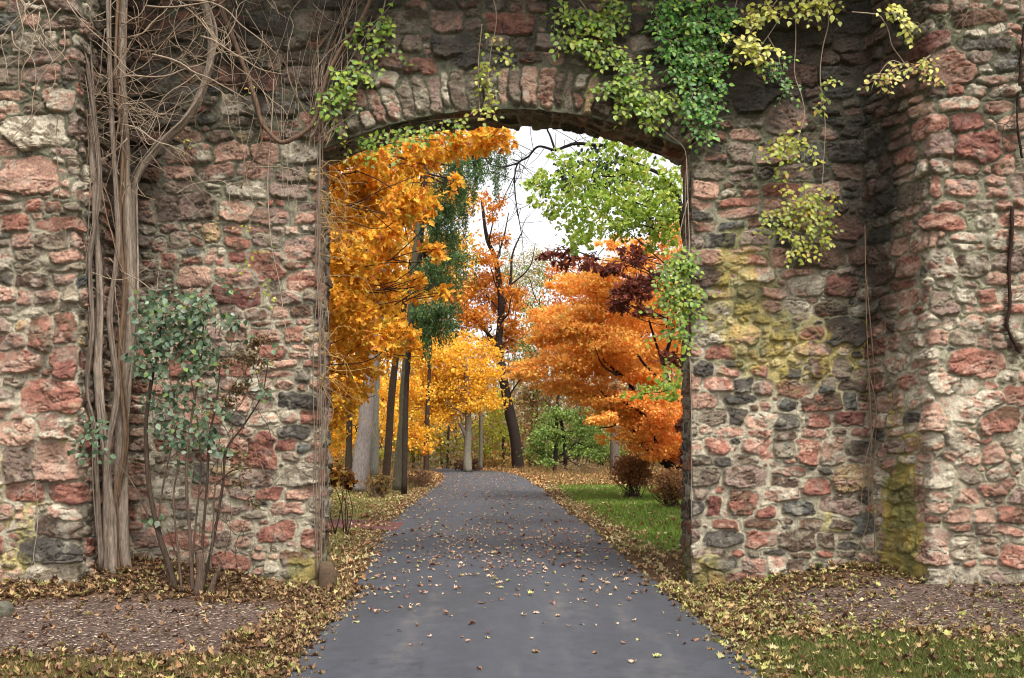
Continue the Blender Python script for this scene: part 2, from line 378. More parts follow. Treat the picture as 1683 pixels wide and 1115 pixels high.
HANDR = [(1608, 240, 84, 50, 'red'), (1546, 436, 42, 46, 'pale'), (1520, 66, 78, 34, 'crim'), (1566, 108, 62, 56, 'pink'), (1548, 366, 68, 30, 'red'),
         (1605, 600, 84, 46, 'red'), (1565, 636, 74, 34, 'pale'), (1604, 672, 104, 44, 'pale'), (1530, 900, 66, 54, 'pink'), (1668, 912, 46, 36, 'red'),
         (1580, 735, 60, 50, 'salmon'), (1636, 690, 60, 44, 'red'), (1638, 803, 60, 26, 'brown'), (1542, 828, 44, 34, 'salmon'), (1600, 75, 50, 26, 'char'), (1640, 75, 40, 26, 'char'),
         (1650, 105, 36, 30, 'char'), (1540, 240, 56, 44, 'mauve'), (1655, 275, 34, 32, 'salmon'), (1575, 308, 60, 26, 'pink'), (1612, 30, 90, 26, 'brown'),
         (1535, 690, 44, 48, 'salmon'), (1630, 745, 34, 30, 'pink'), (1548, 505, 46, 40, 'mauve'), (1645, 950, 60, 30, 'mauve'), (1560, 950, 90, 36, 'pale')]
hands = []
for (px, py, w, h, cn) in HANDM: hands.append((u_main(px), CH + (HZ - py) / 122., w / 244., h / 244., cn))
for (px, py, w, h, cn) in HANDL: hands.append((u_left(px), CH + (HZ - py) / 133.1, w / 266., h / 266., cn))
for (px, py, w, h, cn) in HANDR: hands.append((u_right(px), CH + (HZ - py) / 133.1, w / 266., h / 266., cn))
for (u, v, a, b, cn) in hands: seeds.append((u, v, a * 1.06, b * 1.08, random.uniform(-.08, .08), 3.6, cn, random.uniform(.018, .036)))
def blocked(u, v, a, b):
    for (hu, hv, ha, hb, _) in hands:
        if abs(u - hu) < ha + .35 * a and abs(v - hv) < hb + .30 * b: return True
    x = u - UX
    if cum[2] < u < cum[3]:
        r = math.hypot(x - XC, v - ZC)
        if r < RAD + RING + .03 and abs(x - XC) < HW + .25 and v > ZSP - .25 and r > RAD - .3: return True
        if abs(x - XC) < HW - .2 and v < ZSP and True: return True
    return False
v = -.35
while v < 8.7:
    h = random.choice([.11, .14, .17, .2, .22, .25, .29])
    u = random.uniform(-.3, 0)
    while u < cum[-1] + .2:
        w = h * random.uniform(1.0, 2.5) if h > .18 else h * random.uniform(1.3, 3.4)
        w = min(w, .62)
        side = (cum[1] < u < cum[2]) or (cum[3] < u < cum[4])
        if side: w *= .8
        uc = u + w / 2; vc = v + h / 2 + random.uniform(-.03, .03)
        def put(uc, vc, w, h):
            if blocked(uc, vc, w / 2, h / 2): return
            pw = random.choice([2.2, 2.8, 3.6, 5, 7]) if not side else 3
            seeds.append((uc, vc, w * .5 * random.uniform(.93, 1.07), h * .5 * random.uniform(.92, 1.1), random.uniform(-.13, .13), pw,
                          rpick(zone_palette(uc, vc)), random.uniform(.012, .040)))
        q = random.random()
        if h > .2 and q < .22:
            k = random.uniform(.4, .6); put(uc, v + h * k / 2, w, h * k); put(uc + random.uniform(-.04, .04), v + h * (1 + k) / 2, w * random.uniform(.8, 1), h * (1 - k))
        elif h > .2 and q < .34:
            k = random.uniform(.35, .6); put(u + w * k / 2, vc, w * k, h); put(u + w * (1 + k) / 2, v + h * .27, w * (1 - k), h * .5); put(u + w * (1 + k) / 2, v + h * .76, w * (1 - k), h * .45)
        else: put(uc, vc, w, h)
        u += w + random.uniform(-.01, .025)
    v += h * 1.0 + random.uniform(.0, .02)
# voussoirs standing round the arch
ang0 = math.asin(HW / RAD); a_ = -ang0 - .015
while a_ < ang0 + .02:
    w = random.uniform(.10, .20); rr = RAD + RING / 2 + random.uniform(-.02, .03); hh = RING * random.uniform(.86, 1.02)
    am = a_ + w / 2 / RAD
    cn = rpick([(2, 'pink'), (2, 'salmon'), (3, 'mauve'), (3, 'pale'), (.8, 'red'), (4, 'gb'), (1, 'tan')])
    if random.random() < .16:
        for k, (f, hf) in enumerate([(-.24, .46), (.25, .5)]):
            r2 = rr + f * RING; seeds.append((UX + XC + r2 * math.sin(am), ZC + r2 * math.cos(am), w * .5, hh * hf * .5, -am, 3.4, rpick([(3, 'pink'), (2, 'red'), (2, 'pale'), (2, 'mauve')]), random.uniform(.03, .06)))
    else:
        seeds.append((UX + XC + rr * math.sin(am), ZC + rr * math.cos(am), w * .52, hh * .5, -am, 4.0, cn, random.uniform(.018, .036)))
    a_ += w / RAD + .003

def stone_field(U, V, seeds, du, sd=0, jitw=1.0):
    """height and colour of rubble masonry over a regular (row=v, col=u) grid"""
    nv, nu = U.shape; u0, v0 = U[0, 0], V[0, 0]
    Uw = U + jitw * (.040 * fbm(U * 3.1, V * 3.1, 101 + sd, 2) + .034 * fbm(U * 9, V * 9, 103 + sd, 3, .6))
    Vw = V + jitw * (.060 * fbm(U * 1.6, V * 1.2, 105 + sd, 2) + .034 * fbm(U * 9, V * 9, 107 + sd, 3, .6))
    m1 = np.full(U.shape, 9.); m2 = np.full(U.shape, 9.); sid = np.full(U.shape, -1, np.int32)
    sc1 = np.full(U.shape, .1)
    for i, (su, sv, a, b, rot, pw, cn, bl) in enumerate(seeds):
        R = 1.75 * math.hypot(a, b) + .08
        c0 = max(0, int((su - R - u0) / du)); c1 = min(nu, int((su + R - u0) / du) + 2)
        r0 = max(0, int((sv - R - v0) / du)); r1 = min(nv, int((sv + R - v0) / du) + 2)
        if c0 >= c1 or r0 >= r1: continue
        dx = Uw[r0:r1, c0:c1] - su; dz = Vw[r0:r1, c0:c1] - sv
        cr, sr = math.cos(rot), math.sin(rot)
        x = np.abs(dx * cr + dz * sr) / a; y = np.abs(-dx * sr + dz * cr) / b
        m = (x ** pw + y ** pw) ** (1 / pw)
        w1 = m1[r0:r1, c0:c1]; w2 = m2[r0:r1, c0:c1]; ws = sid[r0:r1, c0:c1]; wc = sc1[r0:r1, c0:c1]
        better = m < w1
        w2[:] = np.where(better, w1, np.minimum(w2, m)); w1[:] = np.where(better, m, w1)
        ws[:] = np.where(better, i, ws); wc[:] = np.where(better, min(a, b), wc)
    e = np.minimum((1.13 - m1), (m2 - m1) * .62) * sc1 - .008 - .009 * fbm(U * 9, V * 9, 109 + sd, 2)         # distance to the stone's edge (m)
    arr = np.array([(s[0], s[1], s[2], s[3], s[7]) for s in seeds])
    k = np.clip(sid, 0, None)
    rs = np.random.default_rng(77 + sd)
    tiltu = rs.uniform(-.22, .22, len(seeds))[k]; tiltv = rs.uniform(-.45, .12, len(seeds))[k]
    bul = arr[:, 4][k]; off = rs.uniform(0, 50, len(seeds))[k]; ang = rs.uniform(-.5, .5, len(seeds))[k]
    du_ = U - arr[:, 0][k]; dv_ = V - arr[:, 1][k]
    edge = sst(e, -.002, .017)
    # facets and ledges broken across the face
    ca, sa = np.cos(ang), np.sin(ang)
    lu = (du_ * ca + dv_ * sa); lv = (-du_ * sa + dv_ * ca)
    fac = fbm(lu * 6 + off, lv * 13 - off, 111 + sd, 3); rid = 1 - np.abs(fbm(lu * 5 - off, lv * 11 + off, 115 + sd, 3))
    q = fac * 3.0; step = (np.floor(q) + sst(q - np.floor(q), .42, .58)) / 3.0
    fine = fbm(U * 34, V * 34, 119 + sd, 3)
    hs_ = bul * (.72 + .28 * sst(e, 0, .08)) + tiltu * du_ + tiltv * dv_ * .7 + .030 * step + .009 * fine - .020 * sst(rid, .93, 1.0)
    mort = .006 + .016 * fbm(U * 12, V * 12, 121 + sd, 3) + .004 * fine
    isst = sst(e, .001, .013)
    H = mort * (1 - edge) + np.maximum(hs_, -.004) * edge
    H -= .026 * np.exp(-((e + .001) / .009) ** 2) * sst(fbm(U * 5, V * 5, 123 + sd, 2), -.5, .3)               # gap where the mortar shrank from the stone
    base = np.array([lin(COLS[s[6]]) for s in seeds])
    second = np.array([lin(COLS[random.choice({'pink': ['salmon', 'pale', 'red', 'mauve'], 'red': ['crim', 'pink', 'brown'], 'salmon': ['pale', 'pink', 'red'],
              'mauve': ['pink', 'gb', 'dkbrown'], 'brown': ['dkbrown', 'red'], 'gb': ['pale', 'mauve', 'dkbrown'], 'char': ['blue', 'char', 'dkbrown'], 'blue': ['char', 'gb'],
              'tan': ['gb', 'salmon'], 'pale': ['gb', 'pink', 'salmon'], 'crim': ['red', 'crim'], 'dkbrown': ['char', 'red']}[s[6]])]) for s in seeds])
    jit = rs.uniform(.80, 1.14, (len(seeds), 1)); base = base * jit; second = second * jit
    t = sst(fbm(lu * 9 + off, lv * 15 + off, 131 + sd, 4) + rs.uniform(-.3, .2, len(seeds))[k], -.06, .14)[..., None]
    C = base[k] * (1 - t) + second[k] * t
    C = C * (1 + .42 * fbm(U * 20, V * 26, 135 + sd, 4, .7))[..., None]
    C = C * (1 - .45 * sst(rid, .93, 1.0))[..., None]
    pw_ = sst(fbm(U * 6, V * 6, 137 + sd, 4, .65), .05, .55)[..., None] * .5
    C = C * (1 - pw_) + lin((176, 168, 150)) * pw_            # lime bloom
    mfac = sst(V, 6.0, 3.5)
    # mortar: cream low down and on the right pier, grey-green in the middle, grimy on top
    mc = lin((180, 171, 148)) * np.ones(U.shape + (3,))
    gg = sst(V, 3.2, 6.2)
    mc = mc * (1 - gg)[..., None] + lin((112, 112, 90)) * gg[..., None]
    mc = mc * (1 + .22 * fbm(U * 7, V * 7, 141 + sd, 4))[..., None]
    Mx = isst[..., None]
    C = mc * (1 - Mx) + C * Mx
    return H, C, e
# small stones packed into whatever gaps the courses left
gu = np.arange(0, cum[-1], .03); gv = np.arange(-.3, 8.6, .03); GU_, GV_ = np.meshgrid(gu, gv); cov = np.full(GU_.shape, 9.)
def cover(sd_):
    su, sv, a, b, rot, pw = sd_[:6]; R_ = 2.2 * math.hypot(a, b)
    c0 = max(0, int((su - R_) / .03)); c1 = int((su + R_) / .03) + 2; r0 = max(0, int((sv + .3 - R_) / .03)); r1 = int((sv + .3 + R_) / .03) + 2
    w = cov[r0:r1, c0:c1]
    if w.size == 0: return
    dx = GU_[r0:r1, c0:c1] - su; dz = GV_[r0:r1, c0:c1] - sv; cr, sr = math.cos(rot), math.sin(rot)
    w[:] = np.minimum(w, (((np.abs(dx * cr + dz * sr) / a) ** pw + (np.abs(-dx * sr + dz * cr) / b) ** pw) ** (1 / pw) - 1) * min(a, b))
for s_ in seeds: cover(s_)
gm = (GU_ > cum[2]) & (GU_ < cum[3]) & (np.abs(GU_ - UX - XC) < HW) & (GV_ < ZSP + .6) & (np.hypot(GU_ - UX - XC, GV_ - ZC) < RAD)
cov[gm] = -9
for q in range(1600):
    k_ = int(np.argmax(cov)); r_, c_ = divmod(k_, cov.shape[1]); g_ = cov[r_, c_]
    if g_ < .035: break
    g_ = min(g_, .16); cu, cv = gu[c_], gv[r_]
    s_ = (cu, cv, g_ * random.uniform(1.0, 1.7), g_ * random.uniform(.75, 1.0), random.uniform(-.5, .5), random.choice([2.2, 3, 4]), rpick(zone_palette(cu, cv)), random.uniform(.012, .035))
    seeds.append(s_); cover(s_); cov[r_, c_] = -9
du = .012
uu = np.arange(0, cum[-1], du); vv = np.arange(-.35, 8.6, du)
U, V = np.meshgrid(uu, vv)
H, C, E = stone_field(U, V, seeds, du)
x_of = np.interp(uu, cum, nodes[:, 0]); y_of = np.interp(uu, cum, nodes[:, 1])
kk = 5; pad = np.pad
xs_ = np.convolve(pad(x_of, kk // 2, mode='edge'), np.ones(kk) / kk, 'valid'); ys_ = np.convolve(pad(y_of, kk // 2, mode='edge'), np.ones(kk) / kk, 'valid')
tx = np.gradient(xs_); ty = np.gradient(ys_); tl = np.hypot(tx, ty) + 1e-9; nx = ty / tl; ny = -tx / tl
kk = 7; nx = np.convolve(pad(nx, 3, mode='edge'), np.ones(kk) / kk, 'valid'); ny = np.convolve(pad(ny, 3, mode='edge'), np.ones(kk) / kk, 'valid')
H = H + .03 * fbm(U * .7, V * .7, 151, 3) + .02 * fbm(U * 2.2, V * 2.2, 153, 2)
# ---- grime, lichen and moss stains, plus painted shade of the right buttress side
Xg = np.broadcast_to(xs_, U.shape); ismain = (U > cum[2]) & (U < cum[3])
n_a = fbm(U * .9, V * .5, 161, 4); n_b = fbm(U * 3.5, V * 1.1, 163, 4); n_c = fbm(U * 5, V * 5, 165, 4)
grime_shade = sst(V + .9 * n_a, 5.0, 7.0) * np.where(ismain, .95, .4)
grime_shadeR = np.exp(-((U - cum[3]) / .62) ** 2) * sst(V + .8 * n_b, 2.6, 5.2)
grime_shadeR += .62 * np.exp(-((U - cum[3] - .35) / .38) ** 2) * sst(V + .9 * n_b, 1.2, 4.2)  # shade of the buttress's inner side face, painted into the stone colour
grime_shadeR += .5 * np.exp(-((U - cum[3] + .1) / .45) ** 2) * sst(V + .8 * n_b, .8, 2.6)
topR = np.exp(-((Xg - 3.7) / 1.4) ** 2) * sst(V + .7 * n_a, 5.6, 6.8) * ismain
ringm = np.exp(-np.maximum(np.abs(np.hypot(U - UX - XC, V - ZC) - RAD - .3) - .25, 0) / .1) * (V > 5.7) * ismain
leftC = np.exp(-((U - cum[2] - .25) / .5) ** 2) * sst(V + .8 * n_b, 3.0, 5.4) * .7
grime_shade = np.clip(grime_shade * (.65 + .5 * n_b) + .95 * grime_shadeR * (.85 + .5 * n_c) + .8 * topR * (.8 + .5 * n_c) + leftC + .35 * sst(n_b + .35 * n_a, .2, .7) * sst(V, 2.5, 5), 0, 1)
grime_shade = grime_shade * (1 - .55 * ringm)
C = C * (1 - .82 * grime_shade)[..., None] + lin((50, 46, 40)) * (.82 * grime_shade)[..., None]
def blob(px, py, rx, ry, kind='m'):
    if kind == 'm': u0, s = u_main(px), 122.
    elif kind == 'l': u0, s = u_left(px), 133.1
    else: u0, s = u_right(px), 133.1
    v0 = CH + (HZ - py) / s
    return np.exp(-(((U - u0) * s / rx) ** 2 + ((V - v0) * s / ry) ** 2))
moss = (blob(1210, 380, 26, 60) * .9 + blob(1235, 520, 85, 60) * 1.2 + blob(1210, 450, 50, 60) * .8 + blob(1300, 600, 110, 60) * .9 + blob(1270, 570, 60, 30) * .5
        + blob(510, 950, 34, 50) * 1.8 + blob(1165, 950, 38, 45) * 1.6 + blob(1425, 560, 40, 120) * .55 + blob(1370, 860, 60, 30) * .5)
moss = moss * ismain
uS = (cum[3] + cum[4]) / 2
moss += 3.4 * np.exp(-((U - uS - .08) / .26) ** 2) * sst(V, 1.9, .8) + .6 * np.exp(-((U - uS) / .4) ** 2) * sst(V, 3.2, 2.0)
moss += blob(60, 850, 90, 60, 'l') * .5 + blob(20, 780, 40, 40, 'l') * .7 + blob(110, 700, 30, 60, 'l') * .5 + blob(45, 930, 50, 50, 'l') * .7
onst = sst(E, -.005, .01)
mm = np.clip(sst(moss * (1 + .5 * (1 - onst)) + .8 * n_c - .28 * onst + .5 * fbm(U * 14, V * 14, 171, 3), .40, 1.15), 0, 1) * np.clip(moss * 3, 0, 1)
mc1 = lin((196, 174, 58)); mc2 = lin((132, 130, 52)); tt = sst(fbm(U * 4, V * 4, 175, 3), -.3, .3)[..., None]
mm_ = mm * np.where(U > cum[3] - .1, .85, .62); C = C * (1 - mm_)[..., None] + (mc1 * (1 - tt) + mc2 * tt) * mm_[..., None]
H = H + .006 * mm
green = sst(n_a + n_c * .4, .0, .6) * (1 - onst) * .35 * (Xg > 0)
C = C * (1 - green[..., None]) + lin((120, 128, 88)) * green[..., None]
foot_dark = sst(V, .45, .0) * .35  # wall colour darkens towards the foot
C = C * (1 - foot_dark)[..., None]
lum = C.mean(-1, keepdims=True); C = lum + (C - lum) * .80; wth = sst(fbm(U * 2.4, V * 3.2, 211, 4, .6), .05, .5)[..., None] * .42; C = C * (1 - wth) + lin((74, 66, 54)) * wth
C = np.clip(C * WK * np.array([1.02, .99, .93]), .006, .8)
X3 = xs_[None, :] + nx[None, :] * H; Y3 = ys_[None, :] + ny[None, :] * H; Z3 = V + 0 * H
# opening: keep a narrow lip folded round the corner into the reveal
xr = Xg - XC; dj = HW - np.abs(xr); rr = np.hypot(xr, V - ZC); da = RAD - rr
din = np.minimum(dj, da); din = np.where(ismain, din, -9)
wig = .018 * fbm(U * 5, V * 5, 181, 3)
dd = din + wig
fold = (dd > 0) & (dd < .06)
uj = dj < da
Zj = V; Xj = XC + np.sign(xr) * (HW + wig)
s_ = (RAD + wig) / np.maximum(rr, 1e-3); Xa = XC + xr * s_; Za = ZC + (V - ZC) * s_
X3 = np.where(fold, np.where(uj, Xj, Xa), X3); Z3 = np.where(fold, np.where(uj, Zj, Za), Z3)
Y3 = np.where(fold, 12.0 - H * (1 - sst(dd, 0, .05)) + dd * 1.0, Y3)
keepv = dd < .045
idx = np.arange(U.size).reshape(U.shape)
Q = np.stack([idx[:-1, :-1], idx[:-1, 1:], idx[1:, 1:], idx[1:, :-1]], -1)
kq = keepv[:-1, :-1] & keepv[:-1, 1:] & keepv[1:, 1:] & keepv[1:, :-1]
Um = U[:-1, :-1]; ring = (rr[:-1, :-1] < RAD + RING + .02) & (V[:-1, :-1] > ZSP - .22) & (np.abs(xr[:-1, :-1]) < HW + .22) & ismain[:-1, :-1]
gate = thing("stone_gateway", (0, 12, 0), "massive pink and grey rubble stone wall pierced by a wide segmental arch over the drive", "stone wall")
AV = np.stack([X3, Y3, Z3], -1).reshape(-1, 3); AC = C.reshape(-1, 3)
def sub(name, mask, label=None):
    q = Q[mask & kq].reshape(-1, 4)
    un, inv = np.unique(q, return_inverse=True)
    o = add_mesh(name, AV[un], [inv.reshape(-1, 4)], M_STONE, gate, AC[un])
    if label: o["label"] = label
    return o
isL = Um < cum[2] - .03; isR = Um > cum[3] + .0
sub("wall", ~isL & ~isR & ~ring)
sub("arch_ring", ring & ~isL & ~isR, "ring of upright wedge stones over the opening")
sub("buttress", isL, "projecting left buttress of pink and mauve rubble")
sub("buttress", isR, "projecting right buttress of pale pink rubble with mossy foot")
# reveal of the opening: jambs and soffit
arc_n = 2 * ang0 * RAD; Ls = 2 * (ZSP + .35) + arc_n
ss = np.arange(0, Ls, du); tt_ = np.arange(-.0, .60, du); S_, T_ = np.meshgrid(ss, tt_)
def outline(s):
    jl = ZSP + .35
    x = np.where(s < jl, XC - HW, 0.); z = np.where(s < jl, s - .35, 0.); nx_ = np.where(s < jl, 1., 0.); nz_ = 0 * s
    a = (s - jl) / RAD - ang0; inn = (s >= jl) & (s <= jl + arc_n)
    x = np.where(inn, XC + RAD * np.sin(a), x); z = np.where(inn, ZC + RAD * np.cos(a), z)
    nx_ = np.where(inn, -np.sin(a), nx_); nz_ = np.where(inn, -np.cos(a), nz_)
    rgt = s > jl + arc_n; x = np.where(rgt, XC + HW, x); z = np.where(rgt, ZSP - (s - jl - arc_n), z); nx_ = np.where(rgt, -1., nx_)
    return x, z, nx_, nz_
rs_ = []; s0 = 0
while s0 < Ls:
    w = random.uniform(.14, .34); t0 = -.05
    while t0 < .6:
        hh = random.uniform(.18, .4)
        rs_.append((s0 + w / 2, t0 + hh / 2, w * .5, hh * .5, random.uniform(-.1, .1), 3, rpick([(3, 'mauve'), (2, 'pink'), (3, 'gb'), (2, 'brown'), (2, 'dkbrown'), (1, 'red'), (1, 'char')]), random.uniform(.01, .03)))
        t0 += hh
    s0 += w
Hr, Cr, Er = stone_field(S_, T_, rs_, du, 7, .7)
ox, oz, onx, onz = outline(ss)
wf = .018 * fbm((ox + UX)[None, :] * 5 + 0 * S_, oz[None, :] * 5 + 0 * S_, 181, 3)
Hr = Hr * sst(T_, .0, .10) - .012 * (1 - sst(T_, 0, .1)) - wf * 1.0
RV = np.stack([ox[None] + onx[None] * Hr, 12.0 + .012 + T_, oz[None] + onz[None] * Hr], -1).reshape(-1, 3)
foot_darkz = (1 - .35 * sst(oz, 2.2, .2))[None, :, None]  # reveal colour darkens down the jambs
Crr = Cr * .72 * foot_darkz; mj = sst(oz, .9, .1)[None, :] * sst(n_c[:len(tt_), :1] * 0 + fbm(S_ * 4, T_ * 4, 191, 3), -.35, .2) * .6
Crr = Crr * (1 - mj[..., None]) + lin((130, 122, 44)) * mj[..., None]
idr = np.arange(S_.size).reshape(S_.shape); Qr = np.stack([idr[:-1, :-1], idr[1:, :-1], idr[1:, 1:], idr[:-1, 1:]], -1).reshape(-1, 4)
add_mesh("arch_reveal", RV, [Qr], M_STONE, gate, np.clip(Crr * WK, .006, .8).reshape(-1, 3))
# back face, top and ends close the wall
mb = MB(); mcol = lin((120, 104, 94), AK)
xb = np.unique(np.concatenate([np.arange(-8.2, 8.21, .1), [XC - HW, XC + HW]]))
for a, b in zip(xb[:-1], xb[1:]):
    def zt(x): return ZC + math.sqrt(max(0, RAD ** 2 - (x - XC) ** 2)) if abs(x - XC) <= HW + 1e-6 else -.35
    inside = abs((a + b) / 2 - XC) < HW
    za, zb = (zt(a), zt(b)) if inside else (-.35, -.35)
    mb.add([(a, 12.6, za), (b, 12.6, zb), (b, 12.6, 8.6), (a, 12.6, 8.6)], [np.array([[1, 0, 3, 2]])], mcol)
mb.add([(-8.2, 11.05, 8.58), (8.2, 11.05, 8.58), (8.2, 12.6, 8.58), (-8.2, 12.6, 8.58)], [np.array([[0, 1, 2, 3]])], mcol)
for sx in (-8.2, 8.19): mb.add([(sx, 11.0, -.35), (sx, 12.6, -.35), (sx, 12.6, 8.6), (sx, 11.0, 8.6)], [np.array([[0, 1, 2, 3]])], mcol)
mb.build("rear_face", M_STONE, gate, smooth=False)
del U, V, H, C, E, AV, AC, Q, X3, Y3, Z3, n_a, n_b, n_c, moss, mm, grime_shade

def rock(name, loc, s, label, colr, flat=.6):
    th, ph = np.meshgrid(np.linspace(0, 2 * np.pi, 40, endpoint=False), np.linspace(.02, np.pi - .02, 22))
    d = np.stack([np.sin(ph) * np.cos(th), np.sin(ph) * np.sin(th), np.cos(ph)], -1)
    r = 1 + .22 * fbm(d[..., 0] * 1.5 + loc[0] * 7, d[..., 1] * 1.5 + d[..., 2] * 1.7, 301, 3) + .05 * fbm(d[..., 0] * 6, d[..., 2] * 6, 302, 2)
    V = np.sign(d) * np.abs(d) ** .75 * r[..., None] * np.array(s) ; V = V.reshape(-1, 3) + np.array(loc)
    i = np.arange(22 * 40).reshape(22, 40); j = np.roll(i, -1, axis=1)
    q = np.stack([i[:-1], i[1:], j[1:], j[:-1]], -1).reshape(-1, 4)
    o = add_mesh(name, V, [q, i[:1], i[-1:, ::-1]], M_STONE, None, np.broadcast_to(lin(colr, AK), (len(V), 3)), loc=loc)
    return tag(o, label, "stone")
p = P(541, 955, 12.0)
rock("boulder", (p[0], 11.93, .14), (.12, .12, .24), "upright mossy brown boulder leaning at the foot of the left jamb", (118, 98, 78))
p = P(2, 1008, 9.6)
rock("boulder", (p[0] - .03, 9.6, .09), (.14, .14, .11), "small grey rounded stone on the soil at the far left edge", (128, 124, 108))

# ------------------------------------------------------------------ trees beyond the arch
def grnd(x, y): return float(hgt(np.array([x]), np.array([y]), False)[0])
def cloud(clumps, per, spread_sub=.38, nsub=None):
    """clumps: (centre, (rx,ry,rz)) -> leaf points gathered in sprays inside each ellipsoid, leaving gaps"""
    out = []
    for (cx, rad, n) in clumps:
        rad = np.array(rad); ns = nsub or max(5, int(n / per))
        d = RG.normal(size=(ns, 3)); d /= np.linalg.norm(d, axis=1)[:, None]; d *= RG.uniform(0, 1, (ns, 1)) ** .45
        subc = d * rad
        k = RG.integers(0, ns, n)
        pts = np.array(cx) + subc[k] + RG.normal(size=(n, 3)) * rad * spread_sub * np.array([1, 1, .7]) * RG.uniform(.3, 1, (ns, 1))[k]
        out.append(pts)
    return np.concatenate(out)
def tree(name, label, base, trunk, rad, clumps, shape, size, pal, bark=(86, 72, 60), group=None, limbs=True, extra=None, per=40, sub=.38,
         colfn=None, hang=False, part='crown', twigr=.012, cat='tree', flatn=False, limbcol=None, rmul=.5):
    """trunk: list of 3-D points; clumps (centre, radii, leaf count)"""
    T = thing(name, base, label, cat, group)
    bc_ = lin(bark, AK); lc = lin(limbcol or bark, AK)
    m = MB(); Qt = tube(m, trunk, rad[0], rad[1], 12, max(14, len(trunk) * 5), bc_, .18)
    m.build("trunk", M_BARK, T)
    m = MB()
    if extra:
        for (pts, r0, r1) in extra:
            if pts[0][2] < trunk[0][2] + .6 and abs(pts[0][0] - trunk[0][0]) > .3:      # a second stem from the ground
                m2 = MB(); tube(m2, pts, r0, r1, 10, None, bc_, .15); m2.build("trunk", M_BARK, T)
            else: tube(m, pts, r0, r1, 8, None, lc, .15)
    if limbs:
        for (cc, rr_, n) in clumps:
            cc = np.array(cc)
            dz = np.linalg.norm(Qt - (cc - np.array([0, 0, .35 * np.linalg.norm(Qt[-1] - Qt[0]) * .3])), axis=1); k = int(np.argmin(dz)); st = Qt[k]
            mid = (st + cc) / 2 + RG.normal(size=3) * .08 * np.linalg.norm(cc - st) + np.array([0, 0, .05 * np.linalg.norm(cc - st)])
            rl = max(.014, min(rad[1] * rmul + .02, .022 * np.linalg.norm(cc - st) + .01)); dl = np.linalg.norm(cc - st)
            tube(m, [st, st * .7 + cc * .3 + RG.normal(size=3) * .05 * dl, mid + np.array([0, 0, .05 * dl]), st * .22 + cc * .78 + RG.normal(size=3) * .05 * dl, cc], rl, .35 * rl, 6, 16, lc, .15)
            for q in range(5):
                e_ = cc + RG.normal(size=3) * np.array(rr_) * .7
                s_ = cc + (mid - cc) * RG.uniform(0, .5); tube(m, [s_, (s_ + e_) / 2 + RG.normal(size=3) * .06, e_], twigr, twigr * .4, 4, 6, lc)
    m.build("limb", M_BARK, T)
    pts = cloud(clumps, per, sub); n = len(pts)
    m = MB()
    D = rdir(n, -.4 if not hang else -2.2, 1.0)
    kk_ = AKL
    N = rdir(n, 1.2 if flatn else .5)
    cols = (pick(pal, n, .2) if colfn is None else colfn(pts)) * (AKL / AK)
    leaves(m, pts, D, N, size * RG.uniform(.7, 1.25, n), shape, cols, .25 if shape in ('oak', 'maple') else 0)
    m.build(part, M_LEAF, T)
    return T
def CL(px, py, Y, rx, ry, n, dz=None):      # clump given by where it stands: px sizes at its own distance
    s = Y / F; return (P(px, py, Y), (rx * s, (dz if dz else (rx + ry) * .6 * s), ry * s), n)
GOLD = [(3, (238, 178, 60)), (3, (232, 162, 52)), (2, (246, 198, 72)), (.8, (206, 124, 52)), (1, (198, 172, 66))]
YEL = [(4, (244, 196, 62)), (3, (236, 180, 54)), (2, (222, 158, 50)), (1, (246, 210, 96))]
ORA = [(3, (216, 130, 50)), (2, (226, 148, 62)), (2, (206, 108, 44)), (.7, (186, 88, 40))]
# near golden oak whose trunk stands behind the left jamb
Y0 = 18.5; bx_ = -6.4
cl = []
for (px, py, rx, ry, n) in [(560, 300, 45, 40, 900), (545, 380, 40, 50, 1000), (575, 430, 45, 45, 1000), (555, 500, 50, 45, 1100), (600, 350, 45, 40, 900), (560, 570, 50, 40, 1000),
                            (560, 640, 50, 30, 500), (620, 290, 45, 32, 800), (635, 400, 42, 45, 800), (630, 480, 45, 40, 900), (670, 335, 34, 38, 560), (685, 265, 36, 26, 450),
                            (740, 235, 38, 22, 480), (795, 228, 42, 22, 750), (600, 540, 50, 34, 800), (650, 560, 40, 30, 500), (545, 690, 24, 46, 460), (700, 340, 22, 20, 150), (712, 410, 18, 20, 120), (745, 300, 16, 14, 70), (690, 470, 22, 22, 150), (725, 480, 14, 14, 60), (575, 655, 26, 26, 260),
                            (590, 600, 36, 22, 330),  (600, 250, 50, 26, 600), (550, 230, 40, 30, 500), (650, 240, 50, 22, 500), (500, 400, 40, 140, 700), (480, 560, 40, 90, 400), (430, 300, 70, 70, 900), (400, 450, 70, 70, 800), (330, 350, 70, 80, 800), (380, 180, 80, 60, 700), (330, 520, 60, 60, 500)]:
    cl.append(CL(px, py, Y0 + random.uniform(-1.2, 2.4), rx * 1.08, ry * 1.12, int(n * .62)))
def c_gold(p):
    c = pick(GOLD, len(p), .22)
    px_ = p[:, 0] * F / p[:, 1] + 841.5; t = sst(px_, 640, 530)[:, None] * .45
    return c * (1 - t) + pick([(1, (200, 146, 40)), (1, (220, 160, 44))], len(p)) * t
tree("oak_tree", "golden brown oak nearest the arch filling its upper left corner", (bx_, Y0, grnd(bx_, Y0)),
     [(bx_, Y0, grnd(bx_, Y0)), (bx_ + .1, Y0, 3), (bx_, Y0 + .1, 6), (bx_ + .3, Y0, 9.5)], (.34, .14), cl, 'oak', .17, GOLD, colfn=c_gold, per=9, sub=.2, rmul=.0)
